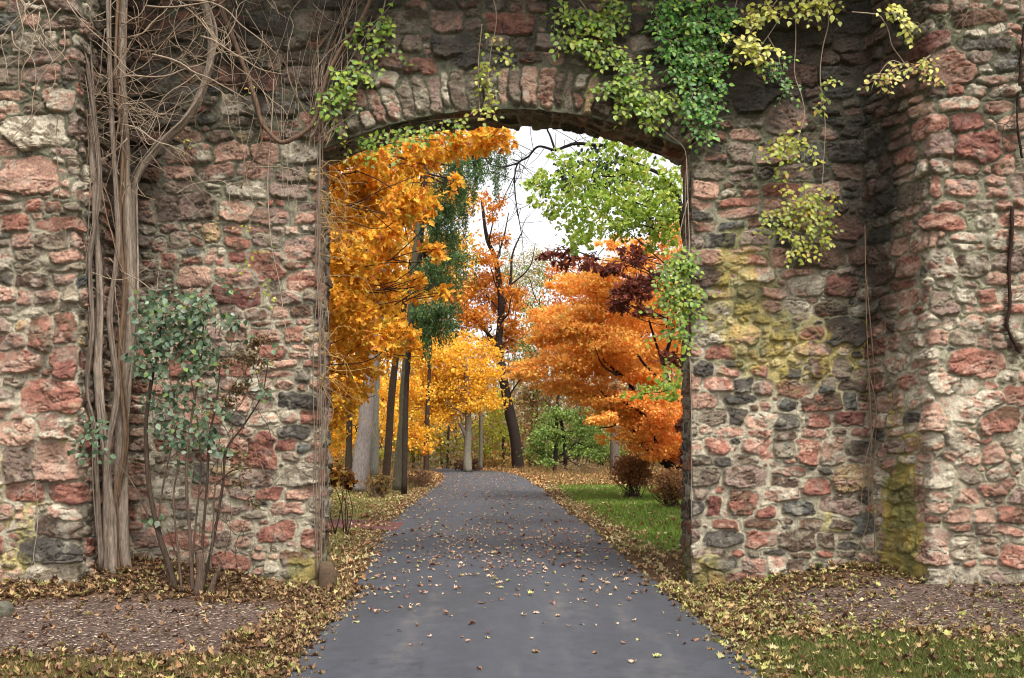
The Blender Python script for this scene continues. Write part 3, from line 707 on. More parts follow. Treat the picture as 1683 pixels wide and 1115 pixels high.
# big grey trunk behind
Yg = 30
tree("beech_tree", "thick pale grey leaning trunk left of the drive", P(590, 800, Yg) * [1, 1, 0] + [0, 0, .6],
     [P(586, 806, Yg), P(592, 770, Yg), P(600, 700, Yg), P(606, 645, Yg), P(618, 560, Yg), P(630, 420, Yg), P(636, 250, Yg)], (.31, .15),
     [CL(600, 470, Yg + 1, 60, 50, 1500), (P(640, 330, Yg + 2), (1.6, 1.2, 1.2), 1600), (P(570, 360, Yg + 1), (1.6, 1.2, 1.4), 1500), CL(700, 250, Yg, 50, 40, 900)], 'maple', .15, YEL, bark=(168, 156, 150), per=40)
# two slender trunks
for k, (pts, r, lab) in enumerate([([(632, 800), (638, 740), (643, 660), (652, 580), (668, 480), (684, 380), (700, 240)], .13, "slender dark brown trunk just right of the thick grey trunk"),
                                   ([(652, 806), (656, 750), (662, 690), (664, 630), (676, 500), (684, 400), (706, 260)], .14, "slender grey green trunk nearest the drive on its left side")]):
    Yt = 31 - k * 2
    tp = [P(a, b, Yt) for a, b in pts]
    tree("maple_tree", lab, tp[0], tp, (r * 1.15, r * .55), [(P(690 + 30 * k, 470 - 50 * k, Yt + 1), (1.3, 1.2, .9), 900), (P(650, 520 + 20 * k, Yt + 2), (1.1, 1, .8), 800), (P(680, 330, Yt + 1), (1.2, 1, 1), 900)],
         'maple', .13, GOLD + YEL, bark=[(96, 78, 62), (124, 116, 94)][k], per=30)
# more trunks and yellow crowns further back on the left
for (px, Yt, r, yb, top, lab, bk, clm) in [
        (572, 40, .16, 795, 500, "thin dark trunk between the left jamb and the thick grey trunk", (84, 72, 56), [(560, 660, 50, 40, 900), (590, 700, 40, 30, 600)]),
        (615, 38, .2, 792, 460, "grey trunk half hidden behind the thick leaning one", (134, 130, 116), [(610, 560, 50, 50, 900), (630, 690, 36, 40, 600)]),
        (700, 50, .16, 782, 560, "short dark trunk under the yellow crown at the drive's left edge", (80, 62, 52), [(700, 690, 44, 24, 900), (690, 720, 30, 24, 500), (712, 640, 40, 30, 700)])]:
    tp = [P(px, yb, Yt), P(px + 3, (yb + top) / 2, Yt), P(px + 8, top, Yt)]
    tree("maple_tree", lab, tp[0], tp, (r, r * .5), [CL(a, b, Yt + 1, c_, d, n) for a, b, c_, d, n in clm], 'maple', .14, YEL if px > 560 else GOLD, bark=bk, per=30)
# bright yellow maple with a forked pale trunk
Ym = 52
cl = [CL(a, b, Ym + random.uniform(-2, 2), c_, d, n) for a, b, c_, d, n in
      [(720, 590, 55, 30, 2600), (690, 630, 45, 28, 1900), (760, 600, 50, 32, 2400), (740, 640, 55, 30, 2400), (800, 620, 34, 28, 1200), (700, 670, 40, 20, 1200), (780, 655, 42, 22, 1400),
       (745, 560, 40, 22, 1200), (735, 680, 30, 16, 600), (690, 580, 30, 24, 900), (800, 570, 26, 24, 600)]]
tree("maple_tree", "bright yellow maple with a forked pale trunk at the end of the drive", P(770, 776, Ym),
     [P(769, 776, Ym), P(768, 740, Ym), P(770, 700, Ym), P(768, 650, Ym), P(766, 590, Ym)], (.26, .12), cl, 'maple', .15, YEL, bark=(152, 144, 128), per=45,
     extra=[([P(768, 722, Ym), P(758, 700, Ym), P(746, 684, Ym)], .13, .07), ([P(790, 772, Ym + 3), P(790, 700, Ym + 3), P(788, 650, Ym + 3)], .12, .1)])
# orange-gold tree over the drive
Yo = 58
cl = [CL(a, b, Yo + random.uniform(-2, 2), c_, d, n) for a, b, c_, d, n in
      [(790, 470, 40, 26, 1500), (820, 500, 36, 26, 1300), (780, 520, 34, 24, 1200), (840, 540, 26, 22, 700), (850, 480, 22, 18, 400), (800, 430, 26, 18, 500), (810, 345, 20, 28, 420), (822, 385, 18, 20, 260),
       (750, 500, 36, 26, 1000), (700, 530, 40, 26, 1100), (820, 560, 26, 20, 600), (860, 610, 24, 20, 500)]]
tree("oak_tree", "dark leaning trunk right at the drive's end with thin orange leaves", P(852, 777, Yo),
     [P(853, 777, Yo), P(846, 720, Yo), P(834, 660, Yo), P(824, 600, Yo), P(820, 560, Yo), P(824, 500, Yo), P(815, 430, Yo), P(800, 390, Yo), P(792, 330, Yo)], (.40, .09), cl, 'oak', .2,
     [(3, (206, 130, 44)), (2, (220, 150, 50)), (1, (176, 98, 40))], bark=(62, 50, 44), per=30,
     extra=[([P(824, 600, Yo), P(812, 570, Yo), P(800, 545, Yo), P(790, 520, Yo)], .2, .08), ([P(822, 520, Yo), P(838, 470, Yo), P(842, 420, Yo), P(856, 385, Yo)], .12, .04),
            ([P(838, 470, Yo), P(870, 440, Yo), P(880, 400, Yo)], .06, .02), ([P(815, 430, Yo), P(828, 390, Yo), P(836, 350, Yo)], .07, .03)])
# spruce with hanging sprays
Ys = 27
sp = thing("spruce_tree", P(664, 812, Ys), "dark green weeping spruce hanging down the middle of the arch", "tree")
m = MB(); Qt = tube(m, [P(664, 812, Ys), P(670, 600, Ys), P(692, 400, Ys), P(706, 150, Ys), P(708, -60, Ys)], .09, .045, 10, 40, lin((78, 66, 56), AK), .1); 
# its foot is hidden among the saplings
m.build("trunk", M_BARK, sp)
m = MB(); ml = MB()
for (tx_, ty_, droop, L) in [(838, 250, 45, 1), (820, 262, 60, 1), (790, 250, 60, 1), (765, 268, 60, 1), (800, 285, 50, 1), (745, 300, 50, 1), (775, 310, 40, 1), (740, 345, 60, 1), (765, 350, 50, 1), (720, 360, 50, 1), (755, 390, 50, 1), (770, 420, 50, 1), (735, 430, 50, 1), (712, 440, 40, 1), (742, 470, 60, 1), (720, 500, 50, 1), (750, 505, 50, 1), (690, 515, 30, 1), (706, 540, 40, 1), (742, 535, 30, 1)]:
    tip = P(tx_, ty_, Ys + random.uniform(-1.4, 1.4)); zz = tip[2] + random.uniform(.25, .7)
    k = int(np.argmin(np.abs(Qt[:, 2] - zz))); st = Qt[k]
    br = catmull([st, (st + tip) / 2 + np.array([0, 0, -.15]), tip], 14)
    tube(m, br, .035, .012, 6, 12, lin((66, 54, 46), AK))
    for q in range(11):
        a = br[RG.integers(5, 14)] + RG.normal(size=3) * [.20, .2, .10]; ln = RG.uniform(.3, 1.) * (droop / 60.) * 1.35
        e_ = a + np.array([RG.normal() * .08, RG.normal() * .08, -ln])
        tube(m, [a, (a + e_) / 2 + RG.normal(size=3) * .03, e_], .007, .003, 3, 4, lin((60, 54, 40), AK))
        n = int(105 * ln) + 20; t = RG.uniform(0, 1, n)[:, None]; pts = a + (e_ - a) * t + RG.normal(size=(n, 3)) * .045
        leaves(ml, pts, rdir(n, -1.1), rdir(n), RG.uniform(.07, .13, n), 'needle', pick([(3, (86, 114, 66)), (2, (106, 132, 72)), (1.3, (60, 84, 54))], n, k=.85))
    n = 300; t = RG.integers(9, 14, n); pts = br[t] + RG.normal(size=(n, 3)) * [.18, .18, .09]
    leaves(ml, pts, rdir(n, -.8), rdir(n), RG.uniform(.07, .14, n), 'needle', pick([(3, (86, 114, 66)), (2, (106, 132, 72)), (1.3, (60, 84, 54))], n, k=.85))
m.build("limb", M_BARK, sp); ml.build("crown", M_LEAF, sp)

# Japanese maple on the right, flat tiers
Yj = 26
def c_jap(p):
    px_ = p[:, 0] * F / p[:, 1] + 841.5; py_ = HZ - (p[:, 2] - CH) * F / p[:, 1]
    t = np.clip(.8 * sst(px_, 960, 1130) * sst(py_, 470, 700) + .35 * fbm(px_ * .03, py_ * .03, 400, 2) + RG.uniform(-.15, .15, len(p)), 0, 1)[:, None]
    a = pick([(3, (242, 182, 90)), (2, (246, 200, 104)), (2, (240, 166, 88)), (.8, (218, 190, 96))], len(p), .2)
    b = pick([(3, (242, 162, 84)), (1.2, (230, 126, 72)), (2, (248, 182, 92))], len(p), .2)
    return (a * (1 - t) + b * t) * 1.12
cl = []
for (px, py, rx, ry, n) in [(930, 472, 36, 12, 1300), (985, 462, 50, 13, 1700), (1055, 470, 50, 14, 1700), (1110, 480, 30, 14, 900), (905, 515, 40, 13, 1300), (965, 508, 52, 13, 1900), (1040, 515, 52, 14, 1900), (1105, 530, 34, 16, 1200),
                            (890, 560, 38, 13, 1200), (950, 552, 56, 14, 2100), (1025, 560, 56, 15, 2100), (1100, 575, 40, 16, 1500), (870, 603, 34, 12, 1000), (930, 598, 50, 14, 1900), (1000, 606, 52, 15, 2000), (1075, 616, 46, 16, 1700),
                            (915, 635, 40, 11, 1100), (975, 645, 46, 12, 1300), (1045, 655, 44, 13, 1400), (1110, 650, 32, 15, 1000), (985, 690, 36, 10, 700), (1085, 700, 40, 15, 1300), (1120, 720, 26, 18, 1000),
                            (1070, 735, 24, 10, 500), (1105, 755, 30, 10, 700), (1050, 430, 50, 14, 1200), (1110, 430, 34, 15, 900), (1010, 405, 26, 10, 350), (1100, 385, 34, 18, 900), (1050, 390, 30, 14, 500), (1150, 560, 30, 120, 2500), (1060, 500, 50, 26, 1600), (1000, 540, 50, 24, 1600), (930, 570, 50, 24, 1500), (1090, 660, 36, 20, 1300), (1040, 690, 40, 16, 1000), (1000, 435, 50, 16, 1100), (1080, 590, 40, 24, 1200), (1080, 742, 34, 14, 1100), (1045, 735, 26, 9, 450), (1115, 752, 22, 16, 800), (1050, 668, 50, 20, 1500), (1000, 660, 50, 18, 1200), (960, 620, 50, 20, 1200), (1010, 685, 46, 18, 1100), (1060, 710, 44, 18, 1200), (970, 590, 60, 30, 1500), (1050, 540, 60, 30, 1500), (1020, 580, 60, 26, 1600), (940, 535, 50, 24, 1300), (1010, 720, 20, 8, 250)]:
    cl.append(CL(px + random.uniform(-12, 12), py + random.uniform(-9, 9), Yj + random.uniform(-1.3, 1.8), rx, ry * random.uniform(1.0, 1.9), int(n * 1.1), .75))
dk = (58, 44, 42)
tree("japanese_maple", "orange Japanese maple spreading flat tiers from behind the right jamb", P(1142, 806, Yj),
     [P(1146, 808, Yj), P(1136, 792, Yj), P(1118, 774, Yj), P(1088, 758, Yj), P(1062, 735, Yj), P(1038, 706, Yj)], (.20, .05), cl, 'maple', .085, ORA, bark=dk, colfn=c_jap, per=46, sub=.27, limbs=False, flatn=True,
     extra=[([P(1038, 706, Yj), P(1015, 690, Yj), P(1020, 668, Yj), P(1000, 655, Yj), P(985, 640, Yj)], .05, .02), ([P(1088, 758, Yj), P(1070, 700, Yj - .4), P(1050, 676, Yj - .6), P(1010, 652, Yj - .8)], .07, .03),
            ([P(1020, 668, Yj), P(1012, 698, Yj - .3), P(985, 704, Yj - .5)], .035, .015), ([P(1130, 784, Yj), P(1126, 700, Yj), P(1090, 600, Yj), P(1060, 500, Yj), P(1050, 420, Yj)], .055, .02),
            ([P(1100, 640, Yj), P(1060, 600, Yj - .6), P(1030, 560, Yj - .8), P(990, 540, Yj)], .05, .02), ([P(1062, 735, Yj), P(1040, 640, Yj + .6), P(1000, 600, Yj), P(970, 560, Yj), P(930, 520, Yj)], .07, .02),
            ([P(1090, 600, Yj), P(1110, 520, Yj), P(1120, 400, Yj)], .06, .02), ([P(1015, 618, Yj - .9), P(990, 600, Yj - 1), P(978, 570, Yj - .9)], .03, .012)])
# dark red oak in front of it
Yr = 20; bx_ = 6.3
cl = [CL(a, b, Yr + random.uniform(-.8, .8), c_, d, n) for a, b, c_, d, n in
      [(905, 415, 26, 12, 50), (950, 425, 38, 16, 110), (1000, 440, 30, 16, 110), (1045, 420, 34, 16, 110), (1040, 475, 34, 22, 230), (1010, 500, 26, 16, 90), (1075, 455, 26, 22, 120), (1050, 515, 16, 10, 50), (1095, 585, 22, 9, 70), (1120, 595, 20, 9, 80), (1125, 700, 12, 16, 50), (1128, 750, 12, 10, 40),
       (1150, 480, 30, 60, 300), (1220, 420, 50, 50, 360), (1290, 480, 60, 60, 400), (1340, 380, 60, 60, 400), (1240, 320, 70, 50, 350), (1300, 580, 50, 40, 250), (1200, 620, 40, 40, 200)]]
tree("oak_tree", "dark crimson oak branch hanging in front of the orange maple", (bx_, Yr, grnd(bx_, Yr)), [(bx_, Yr, grnd(bx_, Yr)), (bx_ - .1, Yr, 3), (bx_, Yr, 7.5)], (.28, .1), cl, 'oak', .17,
     [(3, (128, 68, 56)), (2, (150, 84, 62)), (1.5, (104, 54, 48))], bark=(64, 50, 46), per=9, sub=.2, rmul=.0)
# lime green linden on the right of the opening
Yl = 16.5; bx_ = 5.2
cl = [CL(a, b, Yl + random.uniform(-.8, .9), c_, d, n) for a, b, c_, d, n in
      [(880, 300, 20, 12, 40), (900, 300, 26, 18, 130), (925, 340, 34, 24, 240), (960, 300, 36, 24, 240), (1000, 330, 40, 26, 340), (1040, 290, 38, 24, 300), (1075, 345, 38, 26, 340), (1100, 300, 24, 26, 220), (965, 375, 34, 18, 200),
       (1090, 395, 24, 18, 150), (1020, 372, 34, 16, 200), (950, 400, 22, 14, 90), (1000, 245, 40, 16, 130), (1070, 245, 36, 16, 160), (930, 265, 26, 14, 70), (1110, 350, 16, 30, 150), (1085, 640, 30, 12, 110), (1118, 640, 18, 20, 90), (1040, 650, 16, 6, 25), (880, 330, 14, 10, 25), (1180, 300, 50, 50, 500), (1250, 380, 60, 60, 600), (1200, 470, 50, 60, 500), (1320, 300, 70, 70, 700), (1260, 200, 80, 50, 600), (1360, 440, 50, 60, 450)]]
lb = (66, 58, 52)
tree("linden_tree", "lime green linden reaching in from behind the right jamb under the arch", (bx_, Yl, grnd(bx_, Yl)), [(bx_, Yl, grnd(bx_, Yl)), (bx_, Yl, 3), (bx_ - .2, Yl, 5.6), (bx_ - .2, Yl, 8)], (.26, .12), [(a, tuple(np.array(b) * 1.3), int(n * 1.5)) for a, b, n in cl], 'oval', .09,
     [(3, (168, 190, 82)), (3, (144, 172, 72)), (2, (188, 200, 90)), (.5, (212, 206, 104))], bark=lb, per=6, sub=.17, limbs=False, twigr=.006, 
 extra=[([(bx_ - .1, Yl, 4.4), P(1140, 400, Yl), P(1116, 330, Yl), P(1092, 292, Yl), P(1062, 276, Yl), P(1030, 262, Yl)], .07, .02), ([P(1128, 400, Yl), P(1106, 470, Yl), P(1095, 540, Yl)], .02, .01),
            ([P(1110, 318, Yl), P(1070, 340, Yl), P(1030, 330, Yl), P(985, 345, Yl), P(940, 335, Yl)], .025, .006), ([P(1120, 345, Yl), P(1085, 375, Yl), P(1040, 368, Yl), P(995, 385, Yl)], .02, .005), ([P(1062, 276, Yl), P(1010, 290, Yl), P(965, 288, Yl), P(905, 300, Yl)], .018, .005),
            ([P(1134, 600, Yl), P(1100, 640, Yl), P(1050, 648, Yl)], .015, .005)])
# the bare dark limb drawn against the sky belongs to a second, thinner tree
Yb = 19
bt = thing("cherry_tree", (5.6, Yb, grnd(5.6, Yb)), "nearly bare dark tree whose crooked limb crosses the white sky", "tree")
m = MB(); tube(m, [(5.6, Yb, grnd(5.6, Yb)), (5.5, Yb, 4), (5.2, Yb, 7.5), (4.9, Yb, 9.5)], .2, .07, 10, 30, lin((50, 44, 42), AK), .15); m.build("trunk", M_BARK, bt)
m = MB(); dkc = lin((46, 42, 42), AK)
Q1 = tube(m, [(5.3, Yb, 7.0), P(1080, 215, Yb), P(1000, 238, Yb), P(950, 236, Yb), P(930, 241, Yb), P(912, 247, Yb), P(885, 241, Yb), P(868, 258, Yb), P(852, 268, Yb), P(846, 290, Yb), P(848, 330, Yb), P(858, 390, Yb)], .045, .009, 6, 60, dkc, .2)
tube(m, [P(912, 247, Yb), P(905, 225, Yb), P(898, 205, Yb), P(900, 150, Yb)], .024, .015, 6, 16, dkc, .2)
tube(m, [P(852, 268, Yb), P(825, 275, Yb), P(800, 268, Yb)], .02, .008, 5, 10, dkc)
for q in range(70):
    a = Q1[RG.integers(8, 60)] + RG.normal(size=3) * .01; d = RG.normal(size=3) * [.4, .2, .35] + [0, 0, -.1]; tube(m, [a, a + d * .5 + RG.normal(size=3) * .06, a + d], .008, .003, 3, 6, dkc)
m.build("limb", M_BARK, bt)
pts = np.concatenate([cloud([CL(990, 285, Yb + 4, 60, 44, 900), CL(1060, 340, Yb + 4, 60, 50, 700), CL(890, 320, Yb, 14, 30, 40), CL(930, 300, Yb + 3, 30, 30, 120)], 20)])
m = MB(); leaves(m, pts, rdir(len(pts), -.6), rdir(len(pts)), RG.uniform(.08, .15, len(pts)), 'oval', pick([(3, (78, 96, 56)), (2, (98, 112, 60)), (1, (56, 76, 48))], len(pts))); m.build("crown", M_LEAF, bt)

# background wood
WOOD = "trees of the wood behind the arch"
def far_tree(name, label, px, Y, r, htop, pal, clm, lean=0, bark=(100, 86, 74), leaf=.16, nm='maple', **k):
    x = (px - 841.5) * Y / F; zb = grnd(x, Y)
    tp = [(x, Y, zb - .1), (x + lean * .4, Y, zb + htop * .45), (x + lean, Y, zb + htop)]
    return tree(name, label, (x, Y, zb), tp, (r, r * .4), [CL(a, b, Y + random.uniform(-1.5, 1.5), c_, d, n) for a, b, c_, d, n in clm], nm, leaf, pal, bark=bark, group=WOOD, per=30, **k)
GRN = [(3, (112, 138, 66)), (2, (142, 160, 78)), (1, (88, 110, 58))]
YG = [(3, (170, 168, 60)), (2, (196, 180, 60)), (1, (140, 150, 60))]
BRN = [(3, (168, 128, 84)), (2, (186, 146, 92)), (1, (140, 104, 74))]
far_tree("elm_tree", "small green tree with two dark stems right of the drive's end", 912, 50, .15, 5.0, GRN, [(900, 715, 30, 18, 800), (950, 705, 34, 20, 900), (985, 735, 24, 18, 500), (880, 740, 20, 14, 350), (925, 680, 24, 16, 500), (960, 745, 24, 12, 350), (905, 757, 18, 10, 200)], .2, (58, 48, 42), .15, 'oval',
         extra=[([P(930, 778, 50), P(928, 730, 50), P(920, 680, 50)], .13, .08)])
far_tree("elm_tree", "tall thin green leaved tree behind the leaning trunk", 880, 66, .13, 12, [(2, (116, 134, 66)), (2, (150, 158, 84)), (1, (90, 120, 56))], [(870, 560, 30, 30, 800), (890, 520, 30, 28, 750), (860, 600, 26, 22, 400), (860, 500, 18, 20, 200), (885, 590, 20, 20, 300), (900, 460, 26, 16, 200), (850, 450, 22, 18, 160), (870, 650, 22, 14, 300)], .3, (70, 58, 50), .16, 'oval')
far_tree("birch_tree", "pale olive tree with thin twiggy crown in the centre gap", 842, 80, .12, 15, [(2, (176, 172, 110)), (2, (150, 140, 90)), (1, (188, 160, 130))], [(850, 430, 44, 34, 1100), (890, 440, 36, 30, 1000), (860, 480, 44, 34, 1600), (830, 450, 30, 26, 600), (850, 560, 40, 40, 900), (890, 540, 34, 40, 800), (870, 620, 40, 30, 800)], .3, (120, 108, 96), .16, 'oval', twigr=.02)
far_tree("maple_tree", "big orange crown closing the right background", 1040, 62, .3, 14, ORA + [(1, (180, 150, 70))], [(960, 480, 70, 40, 1800), (1040, 480, 80, 44, 2000), (1100, 520, 60, 60, 1800), (960, 560, 70, 44, 1600), (1060, 580, 70, 50, 1600), (930, 440, 34, 18, 400)], 0, (90, 76, 66), .2)
far_tree("maple_tree", "broad gold crown closing the left background", 600, 60, .3, 16, GOLD + YEL, [(560, 400, 70, 60, 1500), (640, 420, 70, 60, 1500), (560, 520, 70, 60, 1500), (650, 540, 70, 60, 1500), (700, 460, 50, 50, 1000), (600, 640, 70, 44, 1300), (620, 320, 80, 50, 1000), (740, 420, 40, 40, 700), (720, 330, 50, 40, 800), (760, 480, 40, 30, 600), (700, 560, 50, 30, 700), (770, 330, 30, 30, 260), (560, 600, 60, 50, 1000), (640, 660, 50, 40, 900)], 0, (90, 76, 66), .22)
far_tree("oak_tree", "grey stout trunk seen under the orange maple's tiers", 1010, 48, .28, 8, BRN, [(1000, 640, 50, 26, 600), (1040, 660, 40, 26, 500)], 0, (122, 108, 98))
LOW = [("hornbeam_tree", "bushy yellow tree filling the gap behind the thick grey trunk", 590, 46, GOLD + YEL, [(560, 640, 40, 40, 1100), (560, 720, 36, 30, 800), (615, 640, 36, 40, 900), (640, 700, 30, 36, 800), (680, 720, 30, 26, 600), (670, 640, 30, 30, 600)], 'maple'),
       ("hornbeam_tree", "low lime yellow tree spreading behind the forked pale trunk", 735, 66, YG + [(2, (214, 196, 80))], [(710, 715, 34, 24, 1100), (745, 735, 34, 18, 800), (790, 710, 30, 26, 900), (680, 690, 26, 24, 600)], 'oval'),
       ("hornbeam_tree", "bright lime tree between the yellow maple and the leaning trunk", 826, 64, [(3, (190, 192, 76)), (2, (166, 178, 72)), (1, (220, 200, 84))], [(815, 660, 24, 26, 800), (825, 700, 26, 26, 900), (800, 735, 26, 18, 600), (838, 730, 16, 16, 300)], 'oval'),
       ("hornbeam_tree", "mixed rust and olive tree right of the leaning trunk", 872, 64, BRN + [(2, (150, 156, 80))], [(870, 660, 26, 30, 900), (880, 710, 26, 28, 800), (865, 745, 22, 16, 400), (905, 650, 26, 26, 700), (875, 600, 24, 24, 500)], 'oval'),
       ("hornbeam_tree", "dark green shrubby tree under the orange tiers beside the two stems", 950, 56, GRN, [(930, 735, 40, 22, 1500), (965, 715, 36, 24, 1300), (990, 745, 30, 18, 800), (900, 700, 24, 24, 600), (905, 745, 30, 16, 700), (960, 680, 26, 14, 400)], 'oval'),
       ("hornbeam_tree", "ochre low tree in the far right of the wood", 1060, 60, [(2, (200, 156, 84)), (2, (176, 140, 90)), (1, (160, 150, 80))], [(1030, 700, 36, 30, 900), (1080, 700, 36, 34, 1000), (1110, 740, 30, 26, 700), (1040, 745, 30, 16, 500)], 'maple')]
LOW += [("hornbeam_tree", "tall rust tree of the wood hidden behind the right wall", 1230, 60, BRN + ORA, [(1180, 520, 70, 60, 1000), (1250, 460, 80, 70, 1100), (1240, 600, 90, 60, 1100), (1180, 680, 60, 40, 700)], 'maple'),
        ("hornbeam_tree", "wide gold tree of the wood hidden behind the left wall", 420, 56, GOLD, [(400, 480, 90, 80, 1100), (470, 560, 70, 70, 900), (350, 580, 80, 60, 900), (430, 660, 80, 40, 800)], 'maple')]
for (nm_, lab_, px_, Y_, pal_, cl_, lf_) in LOW:
    far_tree(nm_, lab_, px_, Y_, .11, 7.0, pal_, cl_, .3, (98, 84, 70), .17, lf_)
k = 0
FL = ["pale thin trunk far down the left side of the wood", "yellow leaved sapling far behind the forked trunk", "grey thin trunk just left of the forked pale trunk", "ochre sapling between yellow maple and leaning trunk",
      "lime yellow young tree beside the leaning trunk's foot", "brown leaved sapling right of the leaning trunk", "faded tan sapling behind the small green tree", "thin grey trunk right of the small green tree", "russet sapling under the orange tiers",
      "tan sapling far behind the right bushes", "bare brown sapling near the right jamb", "yellow green sapling behind the left slender trunks", "bronze sapling at the left jamb's edge", "pale green sapling behind the dead grass on the left"]
for (px, Y, r, h, pal, clm) in [(545, 72, .14, 9, GOLD, [(545, 700, 30, 30, 500)]), (745, 78, .12, 9, YG, [(735, 720, 26, 22, 450), (720, 740, 22, 16, 300)]), (750, 70, .13, 10, YEL, [(750, 700, 22, 16, 300)]),
                               (810, 82, .12, 10, YEL, [(800, 690, 26, 26, 500), (815, 730, 22, 18, 350)]), (835, 74, .1, 8, YG, [(820, 680, 22, 26, 500), (830, 720, 20, 18, 350), (805, 740, 16, 12, 200)]),
                               (870, 72, .12, 9, BRN, [(862, 700, 16, 24, 260), (875, 660, 20, 22, 260)]), (945, 76, .14, 10, BRN, [(940, 650, 36, 22, 400), (900, 640, 26, 20, 250)]), (985, 68, .16, 9, YG, [(985, 690, 28, 20, 260)]),
                               (1040, 66, .14, 9, ORA, [(1040, 720, 26, 20, 350)]), (1075, 70, .14, 9, BRN, [(1075, 700, 30, 26, 380)]), (1105, 64, .1, 8, BRN, [(1110, 730, 22, 22, 260)]),
                               (680, 66, .12, 9, YG, [(680, 740, 26, 18, 380), (655, 730, 20, 20, 260)]), (535, 52, .12, 7, GOLD, [(540, 740, 24, 24, 420)]), (640, 60, .12, 8, YG, [(620, 750, 24, 14, 260)])]:
    far_tree("sapling", FL[k], px, Y, r, h, pal, clm, random.uniform(-.5, .5), random.choice([(120, 108, 94), (96, 82, 70), (140, 130, 116)]), .17, 'oval' if pal is YG else 'maple'); k += 1
# far-off thicket mass: countless stems and leaves
m = MB()
for q in range(520):
    x = RG.uniform(-42, 42); y = RG.uniform(66, 112); h = RG.uniform(3, 13); z = 1.25; r = RG.uniform(.03, .13)
    cc = lin(random.choice([(126, 112, 100), (104, 88, 78), (146, 134, 122), (88, 74, 66)]), AK)
    tube(m, [(x, y, z - .2), (x + RG.normal() * .2, y, z + h / 2), (x + RG.normal() * .6, y, z + h)], r, r * .3, 5, 7, cc)
    for b in range(6):
        a0 = np.array([x, y, z + h * RG.uniform(.3, .95)]); d = np.array([RG.normal() * .9, RG.normal() * .5, RG.uniform(.3, 1.4)]); tube(m, [a0, a0 + d * .6, a0 + d], .022, .01, 3, 4, cc)
tag(m.build("thicket_stem", M_BARK), "grey brown mass of thin stems in the far wood", "wood", kind="stuff")
n = 150000; x = RG.uniform(-46, 46, n); y = RG.uniform(60, 116, n)
z = 1.2 + RG.beta(1.0, 2.0, n) * 14
keep = fbm(x * .35, z * .6 + y * .05, 430, 3) > -.38 + .05 * (z - 6); x, y, z = x[keep], y[keep], z[keep]; n = len(x)
t = fbm(x * .16, z * .3, 440, 2); pts = np.stack([x, y, z], 1)
cA = pick([(3, (200, 164, 84)), (2, (212, 176, 84)), (2, (180, 148, 96))], n, k=.8); cB = pick([(2, (164, 144, 112)), (1.5, (154, 158, 92)), (1.5, (186, 138, 94))], n, k=.8)
cols = np.where((t > 0)[:, None], cA, cB)
m = MB(); leaves(m, pts, rdir(n, -.3), rdir(n, .4), RG.uniform(.18, .38, n), 'tiny', cols * 1.15)
tag(m.build("far_thicket", M_LEAF), "faded ochre and olive undergrowth filling the far wood", "wood", kind="stuff")

# bushes at the lawn edges
def bush(name, label, px, py, Y, rx, ry, n, pal, shape, size, dens=26, stemc=(92, 72, 60)):
    s = Y / F; c0 = P(px, py, Y); zb = grnd(c0[0], Y); T = thing(name, (c0[0], Y, zb), label, "bush")
    m = MB()
    for q in range(dens):
        a = np.array([c0[0] + RG.normal() * rx * s * .25, Y + RG.normal() * .15, zb - .02]); e_ = c0 + RG.normal(size=3) * [rx * s * .6, rx * s * .4, ry * s * .5]
        tube(m, [a, (a + e_) / 2 + RG.normal(size=3) * .06, e_], .014, .005, 4, 7, lin(stemc, AK))
    m.build("stem", M_BARK, T)
    pts = cloud([(c0, (rx * s, rx * s * .8, ry * s), n)], 30, .3); pts[:, 2] = np.maximum(pts[:, 2], zb + .03); m = MB()
    leaves(m, pts, rdir(n, -.1), rdir(n, .4), size * RG.uniform(.7, 1.3, n), shape, pick(pal, n, .2)); m.build("foliage", M_LEAF, T)
    return T
bush("bush", "round rust coloured bush at the lawn's back edge", 1040, 775, 27, 34, 26, 4200, [(2, (206, 146, 96)), (2, (190, 128, 88)), (1, (214, 160, 104))], 'tiny', .07, 40)
bush("bush", "low brown red bush beside the right jamb under the orange maple", 1105, 798, 23, 34, 26, 3200, [(2, (200, 144, 98)), (2, (212, 160, 100)), (1, (170, 122, 92))], 'tiny', .07, 40)
bush("bush", "large leaved bronze oak sapling low behind the left jamb", 556, 788, 17.5, 26, 18, 130, [(2, (160, 104, 40)), (1.5, (120, 72, 30)), (1, (180, 138, 56))], 'oak', .2, 8)
bush("bush", "dry pinkish brush at the drive's left edge under the slender trunks", 690, 785, 33, 24, 12, 500, [(2, (160, 120, 90)), (1, (178, 132, 84))], 'tiny', .09, 90, (160, 126, 98))
bush("bush", "pale tan brush between the thick grey trunk and the slender ones", 620, 795, 27, 24, 12, 500, [(2, (176, 140, 90)), (1, (150, 128, 70))], 'tiny', .09, 70, (150, 122, 92))
bush("bush", "dark purplish brush round the foot of the forked pale trunk", 770, 764, 56, 34, 8, 500, [(2, (130, 90, 78)), (1, (160, 120, 84))], 'tiny', .13, 40)
bush("bush", "ochre brush at the foot of the leaning dark trunk", 810, 762, 60, 24, 10, 500, [(2, (186, 148, 70)), (1, (160, 120, 70))], 'tiny', .14, 30)
bush("bush", "tan brush on the verge below the small green tree", 960, 770, 46, 40, 8, 600, [(2, (176, 146, 104)), (1, (150, 130, 84))], 'tiny', .1, 60, (160, 132, 100))

